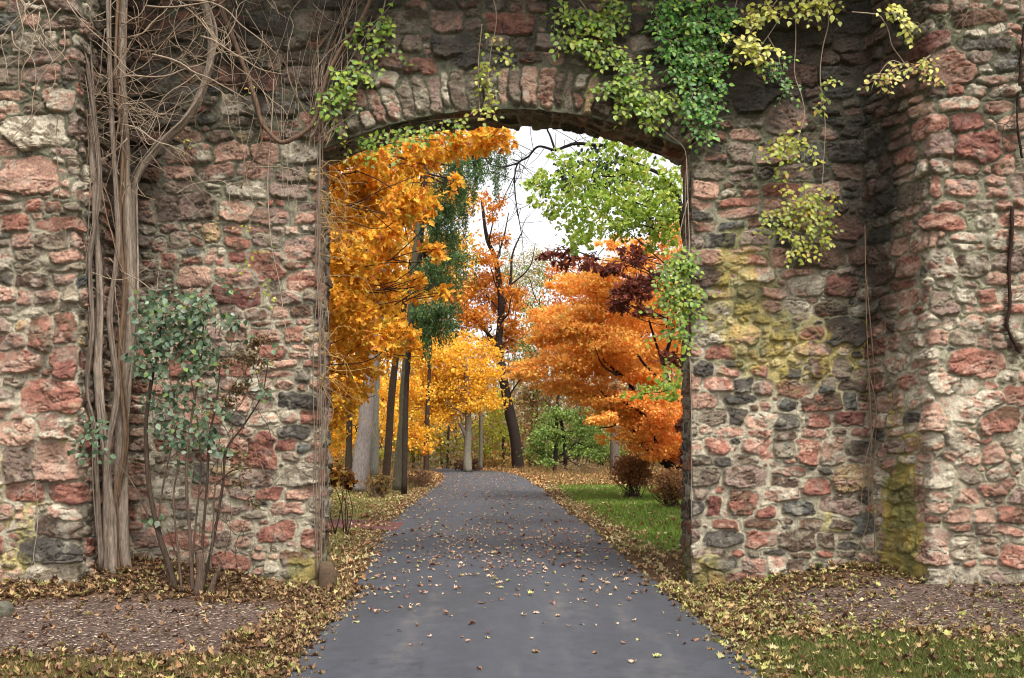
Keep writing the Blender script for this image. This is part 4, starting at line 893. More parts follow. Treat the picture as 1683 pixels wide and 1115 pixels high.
# ------------------------------------------------------------------ ground cover
def scatter(n, x0, x1, y0, y1): return RG.uniform(x0, x1, n), RG.uniform(y0, y1, n)
def grass(name, label, xy, pal, h0, h1, w=.006):
    x, y = xy; n = len(x); z = hgt(x, y)
    d = np.stack([RG.normal(size=n) * .45, RG.normal(size=n) * .45, np.ones(n)], 1)
    pts = np.stack([x, y, z - .01], 1); m = MB(); hh = RG.uniform(h0, h1, n)
    th = RG.uniform(0, np.pi, n); sdv = np.stack([np.cos(th), np.sin(th), 0 * th], 1) * (w * (y / 8))[:, None]
    tip = pts + d * hh[:, None]; V = np.stack([pts - sdv, pts + sdv, tip], 1).reshape(-1, 3)
    m.add(V, [np.arange(3 * n).reshape(-1, 3)], np.repeat(pick(pal, n, .25), 3, axis=0))
    tag(m.build(name, M_GRASS), label, "grass", kind="stuff")
x, y = scatter(60000, 1.6, 7.2, 6.4, 9.2); mk = masks(x, y)[2]; kp = (RG.uniform(0, 1, len(x)) < mk * (.4 + .6 * (fbm(x * 2, y * 2, 71, 2) > -.1))) & (offroad(x, y) > .25)
grass("grass", "short green grass at the lower right corner", (x[kp], y[kp]), [(3, (104, 122, 56)), (2, (132, 136, 70)), (1, (160, 150, 96))], .03, .085)
x, y = scatter(30000, -7, -1.6, 6.4, 8.4); mk = masks(x, y)[2]; kp = (RG.uniform(0, 1, len(x)) < mk * .8) & (offroad(x, y) > .2)
grass("grass", "dry straw coloured grass along the bottom left edge", (x[kp], y[kp]), [(3, (168, 146, 92)), (2, (140, 130, 70)), (1, (110, 118, 60))], .03, .08)
x, y = scatter(120000, .4, 14, 13.5, 34); mk = masks(x, y)[4]; kp = RG.uniform(0, 1, len(x)) < mk
grass("grass", "bright green lawn on the right beyond the arch", (x[kp], y[kp]), [(3, (138, 172, 72)), (2, (160, 188, 84)), (1, (156, 160, 78))], .05, .12)
x, y = scatter(50000, -12, -.5, 13, 34); mk = masks(x, y)[3]; kp = (RG.uniform(0, 1, len(x)) < mk * .8) & ~((y > 18.3) & (y < 20.6))
grass("grass", "yellowish lawn on the left beyond the arch", (x[kp], y[kp]), [(3, (180, 172, 100)), (2, (198, 184, 116)), (1, (140, 156, 76))], .04, .10)
x, y = scatter(14000, -9, 12, 30, 62); kp = offroad(x, y) > .4; kp &= ~((x > 0) & (y < 34))
grass("dry_grass", "tall dead tan grass along the edges of the wood", (x[kp], y[kp]), [(3, (182, 150, 98)), (2, (160, 124, 84)), (1, (150, 140, 80))], .12, .42, .004)

AKK = 0; LIT_T = [(4, (178, 148, 108)), (4, (150, 114, 80)), (3, (122, 90, 66)), (1.4, (196, 176, 124)), (1.0, (168, 162, 96)), (2, (100, 76, 60))]
LIT_Y = [(2.4, (180, 174, 104)), (3, (188, 160, 112)), (3, (150, 118, 80)), (1.4, (204, 192, 138)), (2.4, (118, 90, 66)), (.8, (142, 150, 78))]
def litter(name, label, x, y, pal, s0, s1, shape='maple', lift=.012, pile=.03):
    n = len(x); z = hgt(x, y) + RG.uniform(.002, pile, n) + lift
    az_ = RG.uniform(0, 2 * np.pi, n); D = np.stack([np.cos(az_), np.sin(az_), RG.normal(size=n) * .25], 1); N = rdir(n) * .45 + np.array([0, 0, 1.])
    m = MB(); leaves(m, np.stack([x, y, z], 1), D, N, s0 + (s1 - s0) * RG.beta(1.3, 2.4, n) * 1.25, shape, pick(pal, n, .38) * 1.15, 1.2)
    tag(m.build(name, M_DRY), label, "fallen leaves", kind="stuff")
def dens_front(x, y):
    sl, sr, g, _, _ = masks(x, y); od = offroad(x, y)
    d = np.where(od > -.02, .74, 0.) * (1 - .95 * sl) * (1 - .80 * sr)
    d *= np.where(x < 0, 1 - .62 * g, 1 - .80 * g)
    d *= .55 + .45 * sst(fbm(x * 1.5, y * 1.5, 81, 3), -.4, .2)
    edge = np.exp(-((od - .12) / .35) ** 2)
    return np.clip(d * (.8 + .4 * edge) + .38 * np.exp(-(np.maximum(-od, 0) / .17) ** 2) * (od < 0), 0, 1)
def clear_wall(x, y):
    inside = (np.abs(x - XC) > HW - .02) & (y > 11.95) & (y < 12.62)
    return ~inside & ~((y > 10.97) & (y < 12.62) & ((x < -5.36) | (x > 5.15)))
x, y = scatter(30000, -7.2, -1.2, 6.6, 12.2); kp = (RG.uniform(0, 1, len(x)) < dens_front(x, y)) & clear_wall(x, y)
litter("leaf_litter", "tan and brown leaf litter banked against the left part of the wall", x[kp], y[kp], LIT_T, .03, .095)
x, y = scatter(30000, 1.2, 7.2, 6.6, 12.2); kp = (RG.uniform(0, 1, len(x)) < dens_front(x, y)) & clear_wall(x, y)
litter("leaf_litter", "yellow green and tan leaf litter spread below the right part of the wall", x[kp], y[kp], LIT_Y, .03, .095)
x, y = scatter(50000, -9, 9.5, 11.8, 36); od = offroad(x, y)
d = np.exp(-((od - .25) / np.where(x < 0, .40, .30)) ** 2) * .8 * (od > -.12) + .26 * (od > 0) * (x < 0) + .10 * (od > 0) * (x > 0) + .55 * (od > 0) * (y < 17.5) * (x > 0) * sst(fbm(x * 2, y * 2, 91, 2), -.4, .3)
d = np.where((y > 18.3) & (y < 20.4) & (x < 0), d * .2, d)
kp = (RG.uniform(0, 1, len(x)) < d) & clear_wall(x, y)
litter("leaf_litter", "fallen leaves thick along both edges of the drive beyond the arch", x[kp], y[kp], [(3, (200, 166, 122)), (3, (214, 194, 146)), (2, (176, 126, 90)), (1, (196, 184, 116))], .06, .12)
x, y = scatter(26000, -12, 16, 34, 62); od = offroad(x, y); kp = (od > -.15)
litter("leaf_litter", "pale orange carpet of leaves on the forest floor at the drive's end", x[kp], y[kp], [(3, (206, 166, 112)), (2, (196, 146, 92)), (1, (170, 122, 84))], .10, .18, 'tiny')
# mulch chips on bare soil
x, y = scatter(60000, -7, 7.2, 7.6, 11.8); sl, sr, *_ = masks(x, y); kp = (RG.uniform(0, 1, len(x)) < np.maximum(sl, sr)) & clear_wall(x, y) & (offroad(x, y) > .3); x, y = x[kp], y[kp]; n = len(x)
m = MB(); az_ = RG.uniform(0, 6.28, n); leaves(m, np.stack([x, y, hgt(x, y) + .006], 1), np.stack([np.cos(az_), np.sin(az_), RG.normal(size=n) * .15], 1), rdir(n) * .4 + [0, 0, 1.], RG.uniform(.02, .07, n), 'needle', pick([(2, (158, 136, 120)), (2, (112, 88, 76)), (1, (200, 184, 164)), (1, (84, 66, 58))], n, k=.7))
tag(m.build("mulch", M_DRY), "brown bark mulch chips over the bare soil", "mulch", kind="stuff")

# single leaves lying on the asphalt
PALS = [("brown", (166, 124, 100), "curled brown leaf lying on the dark asphalt"), ("tan", (214, 186, 156), "pale tan leaf lying on the dark asphalt"), ("yellow", (200, 198, 130), "yellow green leaf lying on the dark asphalt")]
protos = []
for nm, cc, lab in PALS:
    for v_ in range(4):
        m = MB(); leaves(m, np.zeros((1, 3)), np.array([[0, 1., .05]]), np.array([[0, 0, 1.]]), 1.0, ['maple', 'oak', 'maple', 'oval'][v_] if nm != 'yellow' else ['oval', 'maple', 'oval', 'maple'][v_],
                       np.clip(lin(cc, AK)[None] * RG.uniform(.8, 1.2), 0, 1), .9 if nm == 'brown' else .45)
        V_ = np.concatenate(m.V); V_[:, 2] -= V_[:, 2].min(); m.V = [V_]
        o = m.build("fallen_leaf", M_DRY); protos.append((o, lab, nm))
used = set(); cnt = 0
def ld(y): return .13 + .16 * (y < 11.5) + 1.0 * np.exp(-((y - 15.5) / 3.2) ** 2) + .12 * (y > 18)
cand = []
while len(cand) < 290:
    y = random.uniform(7.1, 30); 
    if random.random() > ld(y) * 1.0: continue
    x = random.uniform(float(edgeL(y)) + .05, float(edgeR(y)) - .05); cand.append((y, x))
for (y, x) in sorted(cand):
    w = [(.36, .34, .30), (.55, .35, .10)][y > 13]; ci = random.choices([0, 1, 2], w)[0]; vi = ci * 4 + random.randrange(4)
    o, lab, nm = protos[vi]
    if vi in used: o = o.copy(); COL.objects.link(o)
    used.add(vi)
    L_ = float(edgeL(y)); R_ = float(edgeR(y)); t = (x - L_) / (R_ - L_)
    s = random.choice([.045, .06, .07, .085, .11]) * (.8 if y < 12 else 1)
    o.location = (x, y, float(prof(y)) + .006 + .03 * (1 - (2 * t - 1) ** 2)); o.rotation_euler = (random.uniform(-.12, .12), random.uniform(-.12, .12), random.uniform(0, 6.28)); o.scale = (s, s, s)
    tag(o, lab, "leaf", nm + " leaves scattered on the drive")
for vi, (o, lab, nm) in enumerate(protos):
    if vi not in used: bpy.data.objects.remove(o)
x = []; y = []
yy = RG.uniform(8, 50, 5200); kp = RG.uniform(0, 1, 5200) < np.clip(ld(yy) * .9, 0, 1) * np.where(yy < 11, .25, 1); yy = yy[kp]; tt2 = RG.uniform(.02, .98, len(yy)); xx = edgeL(yy) * (1 - tt2) + edgeR(yy) * tt2; n = len(yy)
az_ = RG.uniform(0, 6.28, n); m = MB()
leaves(m, np.stack([xx, yy, prof(yy) + .012 + .03 * (1 - (2 * tt2 - 1) ** 2)], 1), np.stack([np.cos(az_), np.sin(az_), .1 + 0 * az_], 1), rdir(n) * .3 + [0, 0, 1.], RG.uniform(.035, .09, n), 'maple', pick([(3, (178, 138, 114)), (4, (212, 180, 150)), (1, (196, 192, 130)), (1, (128, 92, 76))], n, k=.8), .9)
tag(m.build("leaf_litter", M_DRY), "small leaves strewn over the drive under and beyond the arch", "fallen leaves", kind="stuff")

# ------------------------------------------------------------------ vines and creepers on the wall
TW = lin((190, 168, 144), AK); TW2 = lin((150, 122, 98), AK); VB = lin((176, 158, 140), AK); VB2 = lin((154, 136, 120), AK)
vine = thing("woody_vine", P(190, 940, 11.4) * [1, 1, 0] + [0, 0, .2], "thick bundle of old woody vine stems climbing the corner beside the left buttress", "vine")
STEMS = [([(186, 950), (180, 860), (176, 780), (168, 700), (160, 610), (164, 480), (156, 350), (150, 200), (142, 60), (150, -60)], 11.35, .055, .04, VB),
         ([(207, 948), (200, 840), (197, 740), (202, 640), (214, 520), (210, 400), (206, 250), (200, 100), (206, -60)], 11.55, .075, .05, VB),
         ([(172, 945), (174, 840), (176, 740), (192, 640), (180, 520), (194, 400), (186, 240), (180, 100), (176, -60)], 11.3, .038, .028, VB2),
         ([(166, 935), (160, 800), (154, 700), (142, 640), (152, 540), (148, 430), (164, 300), (150, 150), (132, 50), (120, -50)], 11.2, .03, .022, VB2),
         ([(196, 945), (188, 830), (206, 720), (196, 600), (204, 480), (196, 360), (202, 240), (190, 120), (196, -50)], 11.42, .03, .02, TW2),
         ([(190, 700), (212, 610), (222, 500), (218, 380), (222, 300), (262, 242), (306, 196), (334, 142), (350, 66), (336, 0), (318, -60)], 11.75, .045, .04, VB)]
for pts, Yv, r0, r1, cc in STEMS:
    m = MB(); tp = [P(a, b, Yv + random.uniform(-.03, .03)) for a, b in pts]; tube(m, tp, r0, r1, 12, 90, cc, .35)
    for q in range(3):      # fused strands give the ropey bark
        off_ = RG.normal(size=3) * r0 * .55; m2 = [np.array(p_) + off_ + RG.normal(size=3) * r0 * .35 for p_ in tp]; tube(m, m2, r0 * RG.uniform(.15, .5), r1 * RG.uniform(.2, .45), 7, 70, cc * RG.uniform(.6, 1.3), .5)
    m.build("stem", M_BARK, vine)
m = MB()
def twig(m, p0, ang, L, r, Y0, c, wig=.35, grav=0., ny_=.15, steps=7, lo=10.6, hi=11.86):
    p = np.array(p0, float); pts = [p.copy()]; a = ang
    for k in range(steps):
        a += RG.normal() * wig; p = p + np.array([math.cos(a), RG.normal() * ny_, math.sin(a) - grav]) * L / steps
        p[1] = min(max(p[1], lo), hi); pts.append(p.copy())
    tube(m, pts, r, r * .35, 4, steps * 2 + 2, c, 0); return pts
for q in range(72):
    px, py = random.choice([(random.uniform(140, 215), random.uniform(-20, 300)), (random.uniform(140, 220), random.uniform(20, 200)), (random.uniform(300, 360), random.uniform(-20, 150)), (random.uniform(140, 215), random.uniform(0, 470))])
    c = [TW, TW2, lin((202, 178, 148), AK)][q % 3]; a0 = random.choice([random.uniform(-.7, .9), random.uniform(2.2, 3.9)])
    pts = twig(m, P(px, py, random.uniform(11.2, 11.5)), a0, random.uniform(.6, 1.9), random.uniform(.004, .010), 0, c)
    for s in range(3):
        b_ = pts[random.randrange(1, len(pts) - 1)]; twig(m, b_, random.uniform(-1.5, 4), random.uniform(.2, .7), .005, 0, c, steps=4)
for q in range(12):        # vertical stringers along the bundle
    px = random.uniform(138, 222); twig(m, P(px, random.uniform(0, 500), 11.25), -math.pi / 2, random.uniform(1, 3), .008, 0, [TW2, VB2][q % 2], .12, steps=9, ny_=.04, lo=11.15, hi=11.4)
for q in range(16): twig(m, P(random.uniform(0, 110), random.uniform(-30, 60), 10.8), random.uniform(-2.3, -.9), random.uniform(.6, 1.9), .009, 0, TW, .3, lo=10.5, hi=10.9)
for (a, b, L) in [((300, 0), -.2, 1.4), ((240, 10), -.4, 1.6), ((330, 60), -.3, 1.2), ((250, 90), .1, 1.4), ((190, 130), .3, 1.6), ((200, 205), -.2, 1.0), ((150, 190), 3.0, 1.2), ((130, 60), 3.4, 1.3), ((150, 350), 2.8, 1.0)]:
    twig(m, P(a[0], a[1], 11.3), b, L, .014, 0, TW, .22)
tag(m.build("dry_twig", M_TWIG, vine), kind="stuff")

def shoot(ml, ms, a, d, L, size, pal, colr, drop=.5, r=.0045, gap=.045, jy=.25, ylim=11.93, shape='oval'):
    """a leafy shoot: thin stem with alternate leaves facing out from the wall"""
    a = np.array(a, float); d = np.array(d, float); k = 8; p = a.copy(); pts = [p.copy()]
    for q in range(k):
        d = d + RG.normal(size=3) * .18 + np.array([0, 0, -drop / k]); dn = d / np.linalg.norm(d); p = p + dn * L / k; p[1] = min(p[1], ylim); pts.append(p.copy())
    tube(ms, pts, r, r * .4, 4, 10, colr)
    n = max(3, int(L / gap)); Qs = catmull(pts, n); T = np.gradient(Qs, axis=0)
    side = np.where(np.arange(n) % 2, 1., -1.)[:, None]
    out = np.tile(np.array([[0, -1., .45]]), (n, 1)) + RG.normal(size=(n, 3)) * jy
    S = np.cross(T, out); S /= np.linalg.norm(S, axis=1)[:, None] + 1e-9
    Tn = T / (np.linalg.norm(T, axis=1)[:, None] + 1e-9)
    D = S * side + .55 * Tn + np.array([0, -.15, -.45]) + RG.normal(size=(n, 3)) * .2
    leaves(ml, Qs + D * .01, D, out, size * RG.uniform(.6, 1.2, n), shape, pick(pal, n, .16, k=.78))
def creeper(name, label, cat, stems, patches, pal, size, base=None, Y0=11.9, stemc=TW, parent_r=(.008, .004), gap=.045, group=None, Lm=1.0):
    """stems: pixel paths; patches: (px,py,rx,ry,number of shoots)"""
    b0 = stems[0][0] if stems else patches[0][:2]
    T = thing(name, base if base is not None else P(b0[0], b0[1], Y0), label, cat, group)
    ms = MB(); ml = MB()
    for st in stems:
        pp = st[0] if isinstance(st[0], list) else st
        rr_ = st[1] if isinstance(st[0], list) else parent_r
        tube(ms, [P(a, b, Y0 + random.uniform(-.03, .03)) for a, b in pp], rr_[0], rr_[1], 6, None, stemc, .15)
    for (px, py, rx, ry, n) in patches:
        for q in range(n):
            th = random.uniform(0, 6.28); r_ = math.sqrt(random.random())
            a = P(px + rx * .8 * r_ * math.cos(th), py + ry * .8 * r_ * math.sin(th), Y0 - random.uniform(0, .12))
            d = np.array([RG.normal() * .7, -.25, RG.normal() * .35 - .25]); shoot(ml, ms, a, d, random.uniform(.12, .34) * Lm, size, pal, stemc, gap=gap, ylim=Y0 + .04)
    ms.build("stem", M_TWIG, T); ml.build("foliage", M_WALLLEAF, T)
    return T
LIME = [(3, (142, 168, 50)), (3, (116, 150, 46)), (1.5, (172, 186, 66)), (1, (92, 128, 44))]
GREEN = [(3, (92, 148, 50)), (2.5, (70, 124, 46)), (1.5, (122, 166, 58)), (.6, (150, 176, 60))]
LEMON = [(3, (204, 200, 82)), (2, (180, 184, 70)), (1.4, (218, 212, 110)), (.6, (150, 160, 60))]
YGR = [(3, (158, 166, 48)), (2, (182, 180, 58)), (1.5, (124, 142, 46)), (.5, (190, 160, 70))]
creeper("climbing_creeper", "dense deep green creeper mass spilling down from the top right of the arch", "creeper",
        [[(1170, -40), (1150, 40), (1140, 110), (1150, 170), (1140, 230)], [(1220, -30), (1195, 60), (1180, 120), (1165, 180), (1150, 225), (1130, 245)]],
        [(1110, 20, 52, 38, 60), (1165, 30, 46, 46, 60), (1120, 75, 48, 34, 50), (1165, 90, 34, 34, 36), (1130, 115, 40, 24, 30), (1160, 145, 32, 28, 26), (1140, 180, 30, 24, 18), (1165, 180, 20, 16, 10), (1145, 215, 22, 14, 8)], GREEN, .075)
creeper("climbing_creeper", "lime green creeper reaching diagonally along the arch's right shoulder", "creeper",
        [[(930, -30), (960, 10), (985, 50), (1005, 90), (1030, 130), (1060, 160), (1072, 190), (1095, 218), (1120, 238), (1128, 262), (1126, 330), (1128, 420)], [(1010, -20), (1000, 40), (1012, 80), (1040, 115)]],
        [(935, 15, 30, 20, 12), (925, 60, 20, 18, 9), (975, 35, 34, 24, 20), (965, 78, 22, 14, 8), (1010, 20, 40, 30, 24), (1000, 85, 34, 24, 20), (1030, 110, 30, 20, 20), (1015, 140, 26, 20, 14), (1045, 150, 34, 22, 24), (1080, 165, 28, 20, 16), (1035, 180, 24, 14, 10), (1060, 195, 24, 16, 10), (1100, 170, 24, 16, 8)], LIME, .08)
creeper("climbing_creeper", "yellow green creeper clinging to the right jamb halfway up", "creeper", [[(1128, 262), (1131, 340), (1133, 420), (1130, 520), (1134, 600), (1137, 720), (1136, 860)], [(1130, 330), (1118, 380), (1110, 430)]],
        [(1120, 425, 24, 16, 26), (1105, 450, 22, 16, 18), (1125, 470, 22, 24, 30), (1098, 490, 22, 22, 18), (1120, 515, 20, 22, 22), (1104, 545, 14, 12, 7), (1128, 560, 8, 14, 6), (1100, 610, 18, 8, 5)], LIME, .075, Y0=11.94)
creeper("hanging_creeper", "pale lemon leaved shoots hanging at the top between the arch and the right corner", "creeper",
        [[(1300, -30), (1270, 10), (1245, 40), (1222, 70)], [(1330, -20), (1290, 20), (1262, 60), (1236, 95)]],
        [(1235, 30, 22, 22, 13), (1222, 70, 18, 18, 11), (1242, 84, 22, 12, 12), (1265, 15, 24, 16, 10), (1330, 12, 26, 14, 12), (1345, 0, 20, 12, 8)], LEMON, .085, Y0=11.78)
creeper("hanging_creeper", "small green sprig beside the pale lemon shoots above the big black stone", "creeper", [[(1262, 60), (1278, 90), (1285, 120)]], [(1278, 108, 20, 20, 11), (1286, 134, 12, 14, 6)], GREEN, .06, Y0=11.85)
creeper("hanging_creeper", "bright yellow green spray on a long bare vine below the lemon shoots", "creeper",
        [[(1306, -30), (1308, 60), (1306, 120), (1318, 160), (1322, 190), (1312, 225), (1300, 240)]], [(1300, 235, 28, 10, 12), (1268, 246, 24, 10, 9), (1325, 240, 12, 10, 5), (1278, 280, 10, 8, 3)], YGR, .075, Y0=11.8)
creeper("hanging_creeper", "large yellow green cluster at the end of a hanging vine mid right wall", "creeper",
        [[(1352, -40), (1362, 30), (1352, 80), (1348, 130), (1356, 200), (1354, 260), (1350, 310), (1340, 340)]], [(1330, 325, 30, 14, 16), (1350, 345, 24, 18, 14), (1310, 345, 28, 18, 18), (1290, 372, 22, 14, 10), (1340, 380, 22, 20, 14), (1315, 398, 24, 10, 8), (1275, 355, 14, 18, 5), (1362, 330, 12, 24, 5), (1330, 410, 16, 14, 4), (1300, 320, 18, 12, 5), (1348, 150, 10, 20, 3), (1356, 160, 8, 10, 2), (1340, 178, 12, 6, 2)], YGR, .07, Y0=11.8)
creeper("hanging_creeper", "thin lemon shoot near the top of the right corner beside the buttress", "creeper", [[(1400, 20), (1440, 24), (1452, 34), (1460, 50), (1466, 75), (1480, 95), (1490, 110)]], [(1468, 20, 24, 14, 11), (1486, 30, 10, 14, 6)], LEMON, .075, Y0=11.1)
creeper("hanging_creeper", "yellow sprig with a curved bare shoot on the right buttress edge", "creeper", [[(1530, 90), (1500, 112), (1465, 100), (1440, 130), (1432, 148)]], [(1500, 110, 28, 10, 10), (1450, 124, 26, 8, 7), (1470, 112, 20, 9, 5), (1510, 100, 18, 12, 5)], [(3, (206, 196, 84)), (2, (190, 150, 80)), (2, (170, 176, 66))], .065, Y0=10.98)
creeper("climbing_creeper", "light green creeper along the tangled vines left of the arch", "creeper",
        [[(640, -30), (625, 30), (600, 60), (575, 100), (555, 140), (535, 190), (525, 240)], [(590, -30), (560, 60), (540, 110), (520, 180), (516, 250)]],
        [(630, 35, 18, 20, 8), (615, 70, 18, 20, 8), (590, 60, 14, 18, 5), (575, 120, 26, 18, 15), (560, 150, 24, 18, 13), (600, 112, 16, 14, 6), (545, 165, 20, 16, 8), (536, 185, 12, 8, 3), (640, 70, 12, 12, 3)], LIME, .08)
creeper("climbing_creeper", "two thin vines with few leaves crossing the keystone to the arch's underside", "creeper",
        [[(806, -20), (816, 30), (806, 90), (800, 150), (790, 190)], [(792, 40), (786, 110), (788, 185)]],
        [(822, 62, 14, 8, 3), (800, 100, 14, 12, 4), (798, 135, 14, 14, 5), (802, 160, 12, 10, 4), (790, 182, 20, 6, 4), (830, 82, 8, 6, 1), (822, 118, 16, 5, 2)], YGR, .07, Y0=11.9)
creeper("climbing_creeper", "sparse pale leaves trailing along the left underside of the arch", "creeper", [[(532, 250), (590, 226), (660, 206), (730, 196), (790, 194)]],
        [(600, 228, 30, 7, 7), (650, 214, 26, 7, 7), (700, 206, 26, 6, 6), (740, 200, 24, 6, 5), (565, 240, 18, 6, 3), (640, 235, 30, 14, 7), (600, 250, 20, 10, 4)], LIME, .075, Y0=12.1)
creeper("climbing_creeper", "tiny scattered green shoots on a thin vine low on the left wall", "creeper", [[(450, 130), (446, 210), (440, 300), (446, 400), (460, 470), (470, 540), (492, 600), (515, 630)]],
        [(430, 475, 16, 12, 5), (400, 435, 22, 6, 3), (435, 415, 14, 8, 3), (405, 375, 16, 4, 2), (330, 240, 14, 8, 2), (442, 603, 8, 8, 2), (425, 140, 10, 6, 1)], YGR, .05, Y0=11.88, gap=.06)
# second woody vine looping from the top to the left shoulder of the arch, with stringers round the jamb
v2 = thing("woody_vine", P(525, 970, 11.9) * [1, 1, 0], "looping vine hung from the wall top and draped down the left jamb of the arch", "vine")
m = MB(); tube(m, [P(a, b, 11.82) for a, b in [(352, -60), (364, 10), (382, 60), (402, 112), (420, 165), (428, 195), (440, 215), (462, 234), (490, 224), (512, 206), (522, 180), (536, 130), (560, 80), (600, 20), (620, -50)]], .034, .022, 9, 90, lin((140, 112, 92), AK), .3)
m.build("stem", M_BARK, v2)
m = MB(); tube(m, [P(a, b, 11.84) for a, b in [(428, 195), (430, 230), (420, 258), (408, 275), (396, 310)]], .016, .008, 6, 20, TW2, .2); m.build("stem", M_BARK, v2)
m = MB()
for q in range(7):       # up the jamb
    x0 = random.uniform(513, 532); x1 = random.uniform(508, 530)
    pts = [P(x0 + random.uniform(-4, 4), 965 - 20 * random.random(), 11.93), P(x0 + random.uniform(-6, 6), 800, 11.93), P(x0 + random.uniform(-7, 7), 600, 11.9), P(x1 + random.uniform(-6, 6), 420, 11.9), P(x1 + random.uniform(-8, 8), 260, 11.9), P(x1 + random.uniform(-4, 14), 180, 11.88), P(545 + random.uniform(-30, 30), 90, 11.88), P(590 + random.uniform(-60, 50), -40, 11.88)]
    tube(m, pts, random.uniform(.004, .008), .004, 5, 60, [TW2, VB2, VB2][q % 3], .1)
for q in range(26):       # fan above the left shoulder
    a0 = random.uniform(1.2, 2.4); twig(m, P(random.uniform(505, 545), random.uniform(120, 250), 11.86), a0 if q % 2 else random.uniform(.7, 1.4), random.uniform(.8, 2.0), random.uniform(.004, .009), 0, [TW, TW2][q % 2], .16, steps=8, ny_=.05)
for q in range(14):       # thin uprights on the wall between
    px = random.uniform(395, 510); twig(m, P(px, random.uniform(180, 420), 11.88), random.uniform(1.3, 1.8), random.uniform(1, 2.6), .004, 0, TW, .1, steps=9, ny_=.03)
for q in range(44):       # light twigs arching into the opening
    py = random.choice([random.uniform(262, 460), random.uniform(262, 380), random.uniform(560, 640)])
    p0 = P(526, py, 11.9); pts = [p0]; a = random.uniform(-.9, .8); p = p0.copy()
    L = random.uniform(.3, 1.0) * (1.25 if py > 550 else 1)
    for k in range(8): a += RG.normal() * .35 - .07; p = p + np.array([math.cos(a), RG.normal() * .2, math.sin(a)]) * L / 8; pts.append(p.copy())
    tube(m, pts, .006, .003, 4, 18, lin([(206, 168, 100), (190, 150, 90), (176, 148, 110)][q % 3], AK))
for q in range(14): twig(m, P(random.uniform(300, 520), random.uniform(-10, 60), 11.8), random.uniform(-2.4, -.6), random.uniform(.5, 1.6), .006, 0, TW, .25, lo=11.5)
tag(m.build("dry_twig", M_TWIG, v2), kind="stuff")
# bare tendrils
def tendril(label, paths, r, c, Y=11.88, cat="vine"):
    T = None
    m = MB()
    for p_ in paths: tube(m, [P(a, b, Y + random.uniform(-.02, .02)) for a, b in p_], r, r * .6, 6, 70, c, .2)
    o = m.build("bare_vine", M_TWIG, loc=P(paths[0][-1][0], paths[0][-1][1], Y)); return tag(o, label, cat)
tendril("thin pale vine strands running down the inner right corner to the ground", [[(1421, 372), (1422, 400), (1424, 520), (1428, 620), (1432, 720), (1428, 800), (1426, 860), (1408, 905), (1403, 935)], [(1424, 460), (1436, 600), (1440, 700), (1434, 790), (1437, 860), (1438, 930)], [(1428, 610), (1440, 680), (1422, 760), (1415, 830)]], .008, TW2, 11.8)
tendril("single straight pale runner rising up the right wall from the ground", [[(1312, 925), (1311, 860), (1313, 780), (1310, 700), (1308, 640)]], .004, lin((170, 160, 140), AK), 11.93)
tendril("slack pale vine strand hanging down the left buttress", [[(60, 935), (55, 915), (60, 880), (62, 840), (58, 790), (60, 740), (52, 710)], [(40, 960), (55, 920)]], .005, lin((180, 168, 150), AK), 10.93)
tendril("thin dry vine meandering down the middle of the left buttress", [[(95, 190), (92, 240), (98, 300), (94, 350), (108, 380), (100, 420)], [(0, 250), (50, 238), (95, 240), (130, 262)]], .006, TW2, 10.92)
tendril("curving bare twigs crossing the wall between the buttress and the arch", [[(290, 318), (320, 302), (370, 300), (378, 340)], [(60, 437), (120, 437), (190, 460), (235, 445), (262, 415)], [(230, 210), (246, 238), (270, 215), (300, 150)], [(410, 275), (470, 276), (515, 290)]], .006, TW, 11.2)
m = MB(); hp = [P(a, b, 10.93) for a, b in [(1664, 340), (1662, 400), (1658, 440), (1660, 500), (1655, 535), (1668, 565), (1676, 580)]]
hv = thing("hairy_vine", hp[0], "dark hairy vine stem clinging to the right buttress", "vine"); Qh = tube(m, hp, .022, .017, 9, 60, lin((70, 50, 42), AK), .5)
for q in range(420):
    a = Qh[RG.integers(0, 60)]; d = np.array([RG.choice([-1, 1]) * RG.uniform(.04, .09), RG.uniform(-.01, .05), RG.normal() * .03]); tube(m, [a, a + d * .6, a + d], .003, .001, 3, 3, lin((84, 58, 46), AK))
tube(m, [P(1683, 40, 10.95), P(1676, 120, 10.95), P(1672, 200, 10.95), P(1680, 260, 10.95)], .014, .014, 8, 40, lin((58, 44, 38), AK), .5)
m.build("stem", M_BARK, hv)
m = MB()
for q in range(26): twig(m, P(random.uniform(1640, 1700), random.uniform(60, 260), 10.92), random.uniform(0, 6.28), random.uniform(.1, .4), .005, 0, lin((90, 70, 58), AK), .4, steps=5, hi=10.93)
for q in range(10): twig(m, P(random.uniform(1540, 1640), random.uniform(-10, 30), 10.9), random.uniform(-2.8, -.3), random.uniform(.3, .8), .005, 0, TW2, .3, steps=5, hi=10.93)
tag(m.build("twig", M_TWIG, hv), kind="stuff")

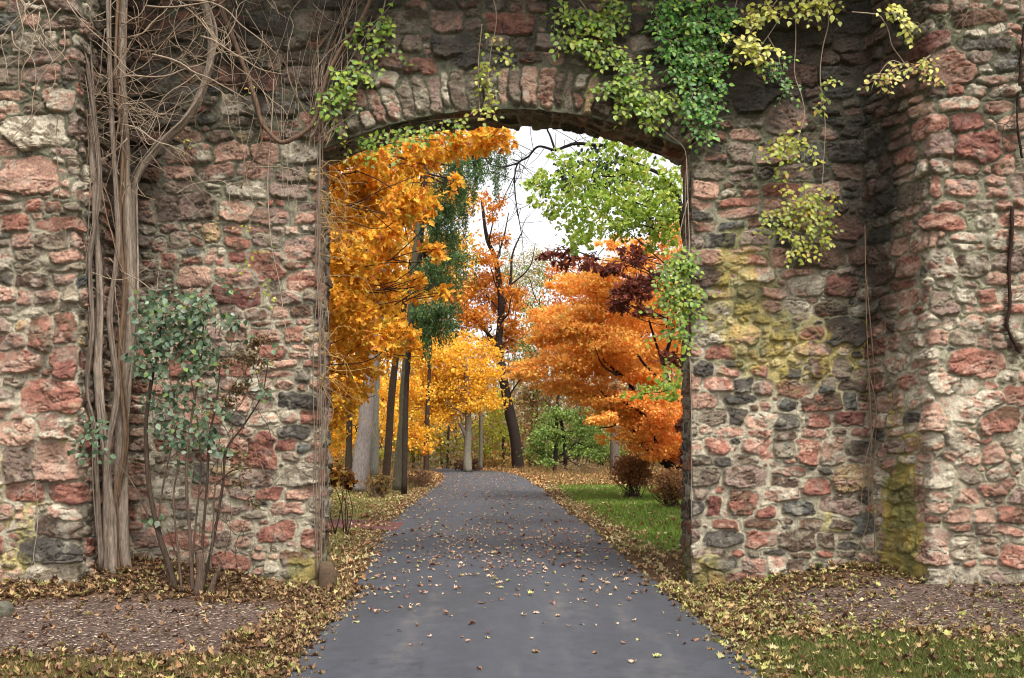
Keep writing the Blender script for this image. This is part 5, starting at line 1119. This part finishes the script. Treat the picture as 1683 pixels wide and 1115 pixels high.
# ------------------------------------------------------------------ shrub in front of the left wall
SH = thing("lilac_shrub", P(300, 990, 10.9) * [1, 1, 0] + [0, 0, .1], "leggy shrub with blue green heart shaped leaves in front of the left wall", "shrub")
BLG = [(3, (108, 128, 96)), (2.6, (90, 112, 78)), (1.2, (148, 162, 136)), (2.2, (66, 92, 62)), (.5, (122, 146, 72))]
SC = lin((118, 98, 84), AK); SC2 = lin((92, 76, 64), AK)
ms_all = [([(292, 985), (278, 930), (262, 880), (245, 800), (240, 700), (250, 620), (262, 560), (268, 500)], 10.9, .045, .012), ([(285, 985), (268, 900), (262, 860), (268, 800), (290, 700)], 10.95, .022, .008),
          ([(318, 985), (312, 880), (306, 780), (316, 680), (330, 600), (335, 520)], 10.8, .024, .008), ([(325, 990), (332, 900), (340, 800), (344, 720), (356, 660), (362, 600)], 10.85, .022, .008),
          ([(322, 990), (328, 960), (330, 930), (326, 905)], 10.75, .06, .05), ([(340, 988), (350, 960), (362, 930)], 10.8, .04, .025), ([(330, 985), (352, 880), (366, 800), (372, 740), (400, 700), (430, 650), (440, 600)], 10.9, .022, .006),
          ([(300, 985), (292, 900), (285, 820), (292, 760), (280, 700)], 10.85, .018, .006), ([(310, 985), (322, 860), (330, 760), (320, 660), (310, 600)], 10.95, .016, .006), ([(352, 800), (380, 775), (410, 770), (430, 765)], 10.9, .010, .005),
          ([(262, 880), (240, 840), (215, 790), (190, 760)], 11.0, .016, .007), ([(345, 940), (350, 880), (352, 820), (358, 760), (362, 700)], 10.8, .014, .005), ([(300, 940), (285, 900), (275, 870)], 10.85, .01, .006)]
for k, (pp, Yv, r0, r1) in enumerate(ms_all):
    m = MB(); tp = [P(a, b, Yv) for a, b in pp]
    if pp[0][1] > 980: tp[0][2] = min(tp[0][2], .02)
    tube(m, tp, r0, r1, 8, 40, SC if k % 3 else SC2, .2); m.build("stem", M_BARK, SH)
m = MB()
for q in range(70):
    px = random.choice([random.uniform(255, 380), random.uniform(360, 450)]); py = random.uniform(520, 960)
    twig(m, P(px, py, random.uniform(10.75, 11.0)), random.uniform(1.0, 2.1), random.uniform(.3, .9), .005, 0, [SC, SC2, TW2][q % 3], .2, steps=6, hi=11.3)
tag(m.build("twig", M_TWIG, SH), kind="stuff")
ml = MB(); ms = MB()
for (px, py, rx, ry, n) in [(240, 505, 26, 22, 30), (285, 500, 34, 22, 44), (320, 500, 28, 24, 34), (250, 550, 30, 28, 40), (295, 545, 38, 28, 56), (330, 540, 24, 26, 26), (225, 580, 16, 22, 14), (250, 600, 20, 20, 18), (300, 590, 34, 18, 22), (345, 585, 24, 16, 20), (240, 650, 12, 20, 8),
                            (350, 500, 14, 16, 7), (385, 525, 22, 14, 14), (330, 640, 18, 16, 9), (310, 680, 24, 18, 16), (330, 710, 30, 18, 24), (290, 725, 22, 14, 14), (355, 735, 16, 12, 9), (150, 700, 16, 20, 15), (140, 730, 14, 18, 9), (160, 740, 12, 12, 5), (255, 850, 14, 10, 5), (285, 650, 26, 22, 18), (360, 670, 22, 18, 10), (320, 610, 24, 16, 12), (270, 700, 18, 18, 8), (300, 760, 20, 12, 6),
                            (425, 640, 20, 12, 7), (440, 580, 14, 10, 4), (415, 545, 10, 10, 3), (365, 470, 14, 8, 4)]:
    for q in range(int(n * .8)):
        th = random.uniform(0, 6.28); r_ = math.sqrt(random.random()); Yv = random.uniform(10.65, 11.05)
        shoot(ml, ms, P(px + rx * r_ * math.cos(th), py + ry * r_ * math.sin(th), Yv), [RG.normal() * .5, -.3, RG.normal() * .4], random.uniform(.06, .16), .085, BLG, SC, .8, .003, .035, .6, 11.2)
tag(ms.build("twig", M_TWIG, SH), kind="stuff"); ml.build("foliage", M_WALLLEAF, SH)
ml = MB(); pts = cloud([CL(400, 590, 10.85, 40, 24, 230, .2), CL(430, 560, 10.85, 22, 18, 90, .2), CL(385, 640, 10.85, 20, 22, 130, .15), CL(400, 760, 10.85, 24, 20, 90, .15), CL(395, 800, 10.85, 14, 20, 40, .15), CL(420, 820, 10.85, 10, 12, 30, .1)], 16)
leaves(ml, pts, rdir(len(pts), -.8), rdir(len(pts)), RG.uniform(.03, .07, len(pts)), 'oak', pick([(2, (146, 112, 84)), (2, (120, 96, 66)), (1, (140, 132, 82))], len(pts)), .9)
o = ml.build("foliage", M_DRY, SH); o["label"] = "withered brown leaves on the right side of the shrub"
print("objects", len(bpy.data.objects), "faces", sum(len(o.data.polygons) for o in bpy.data.objects if o.type == 'MESH'))
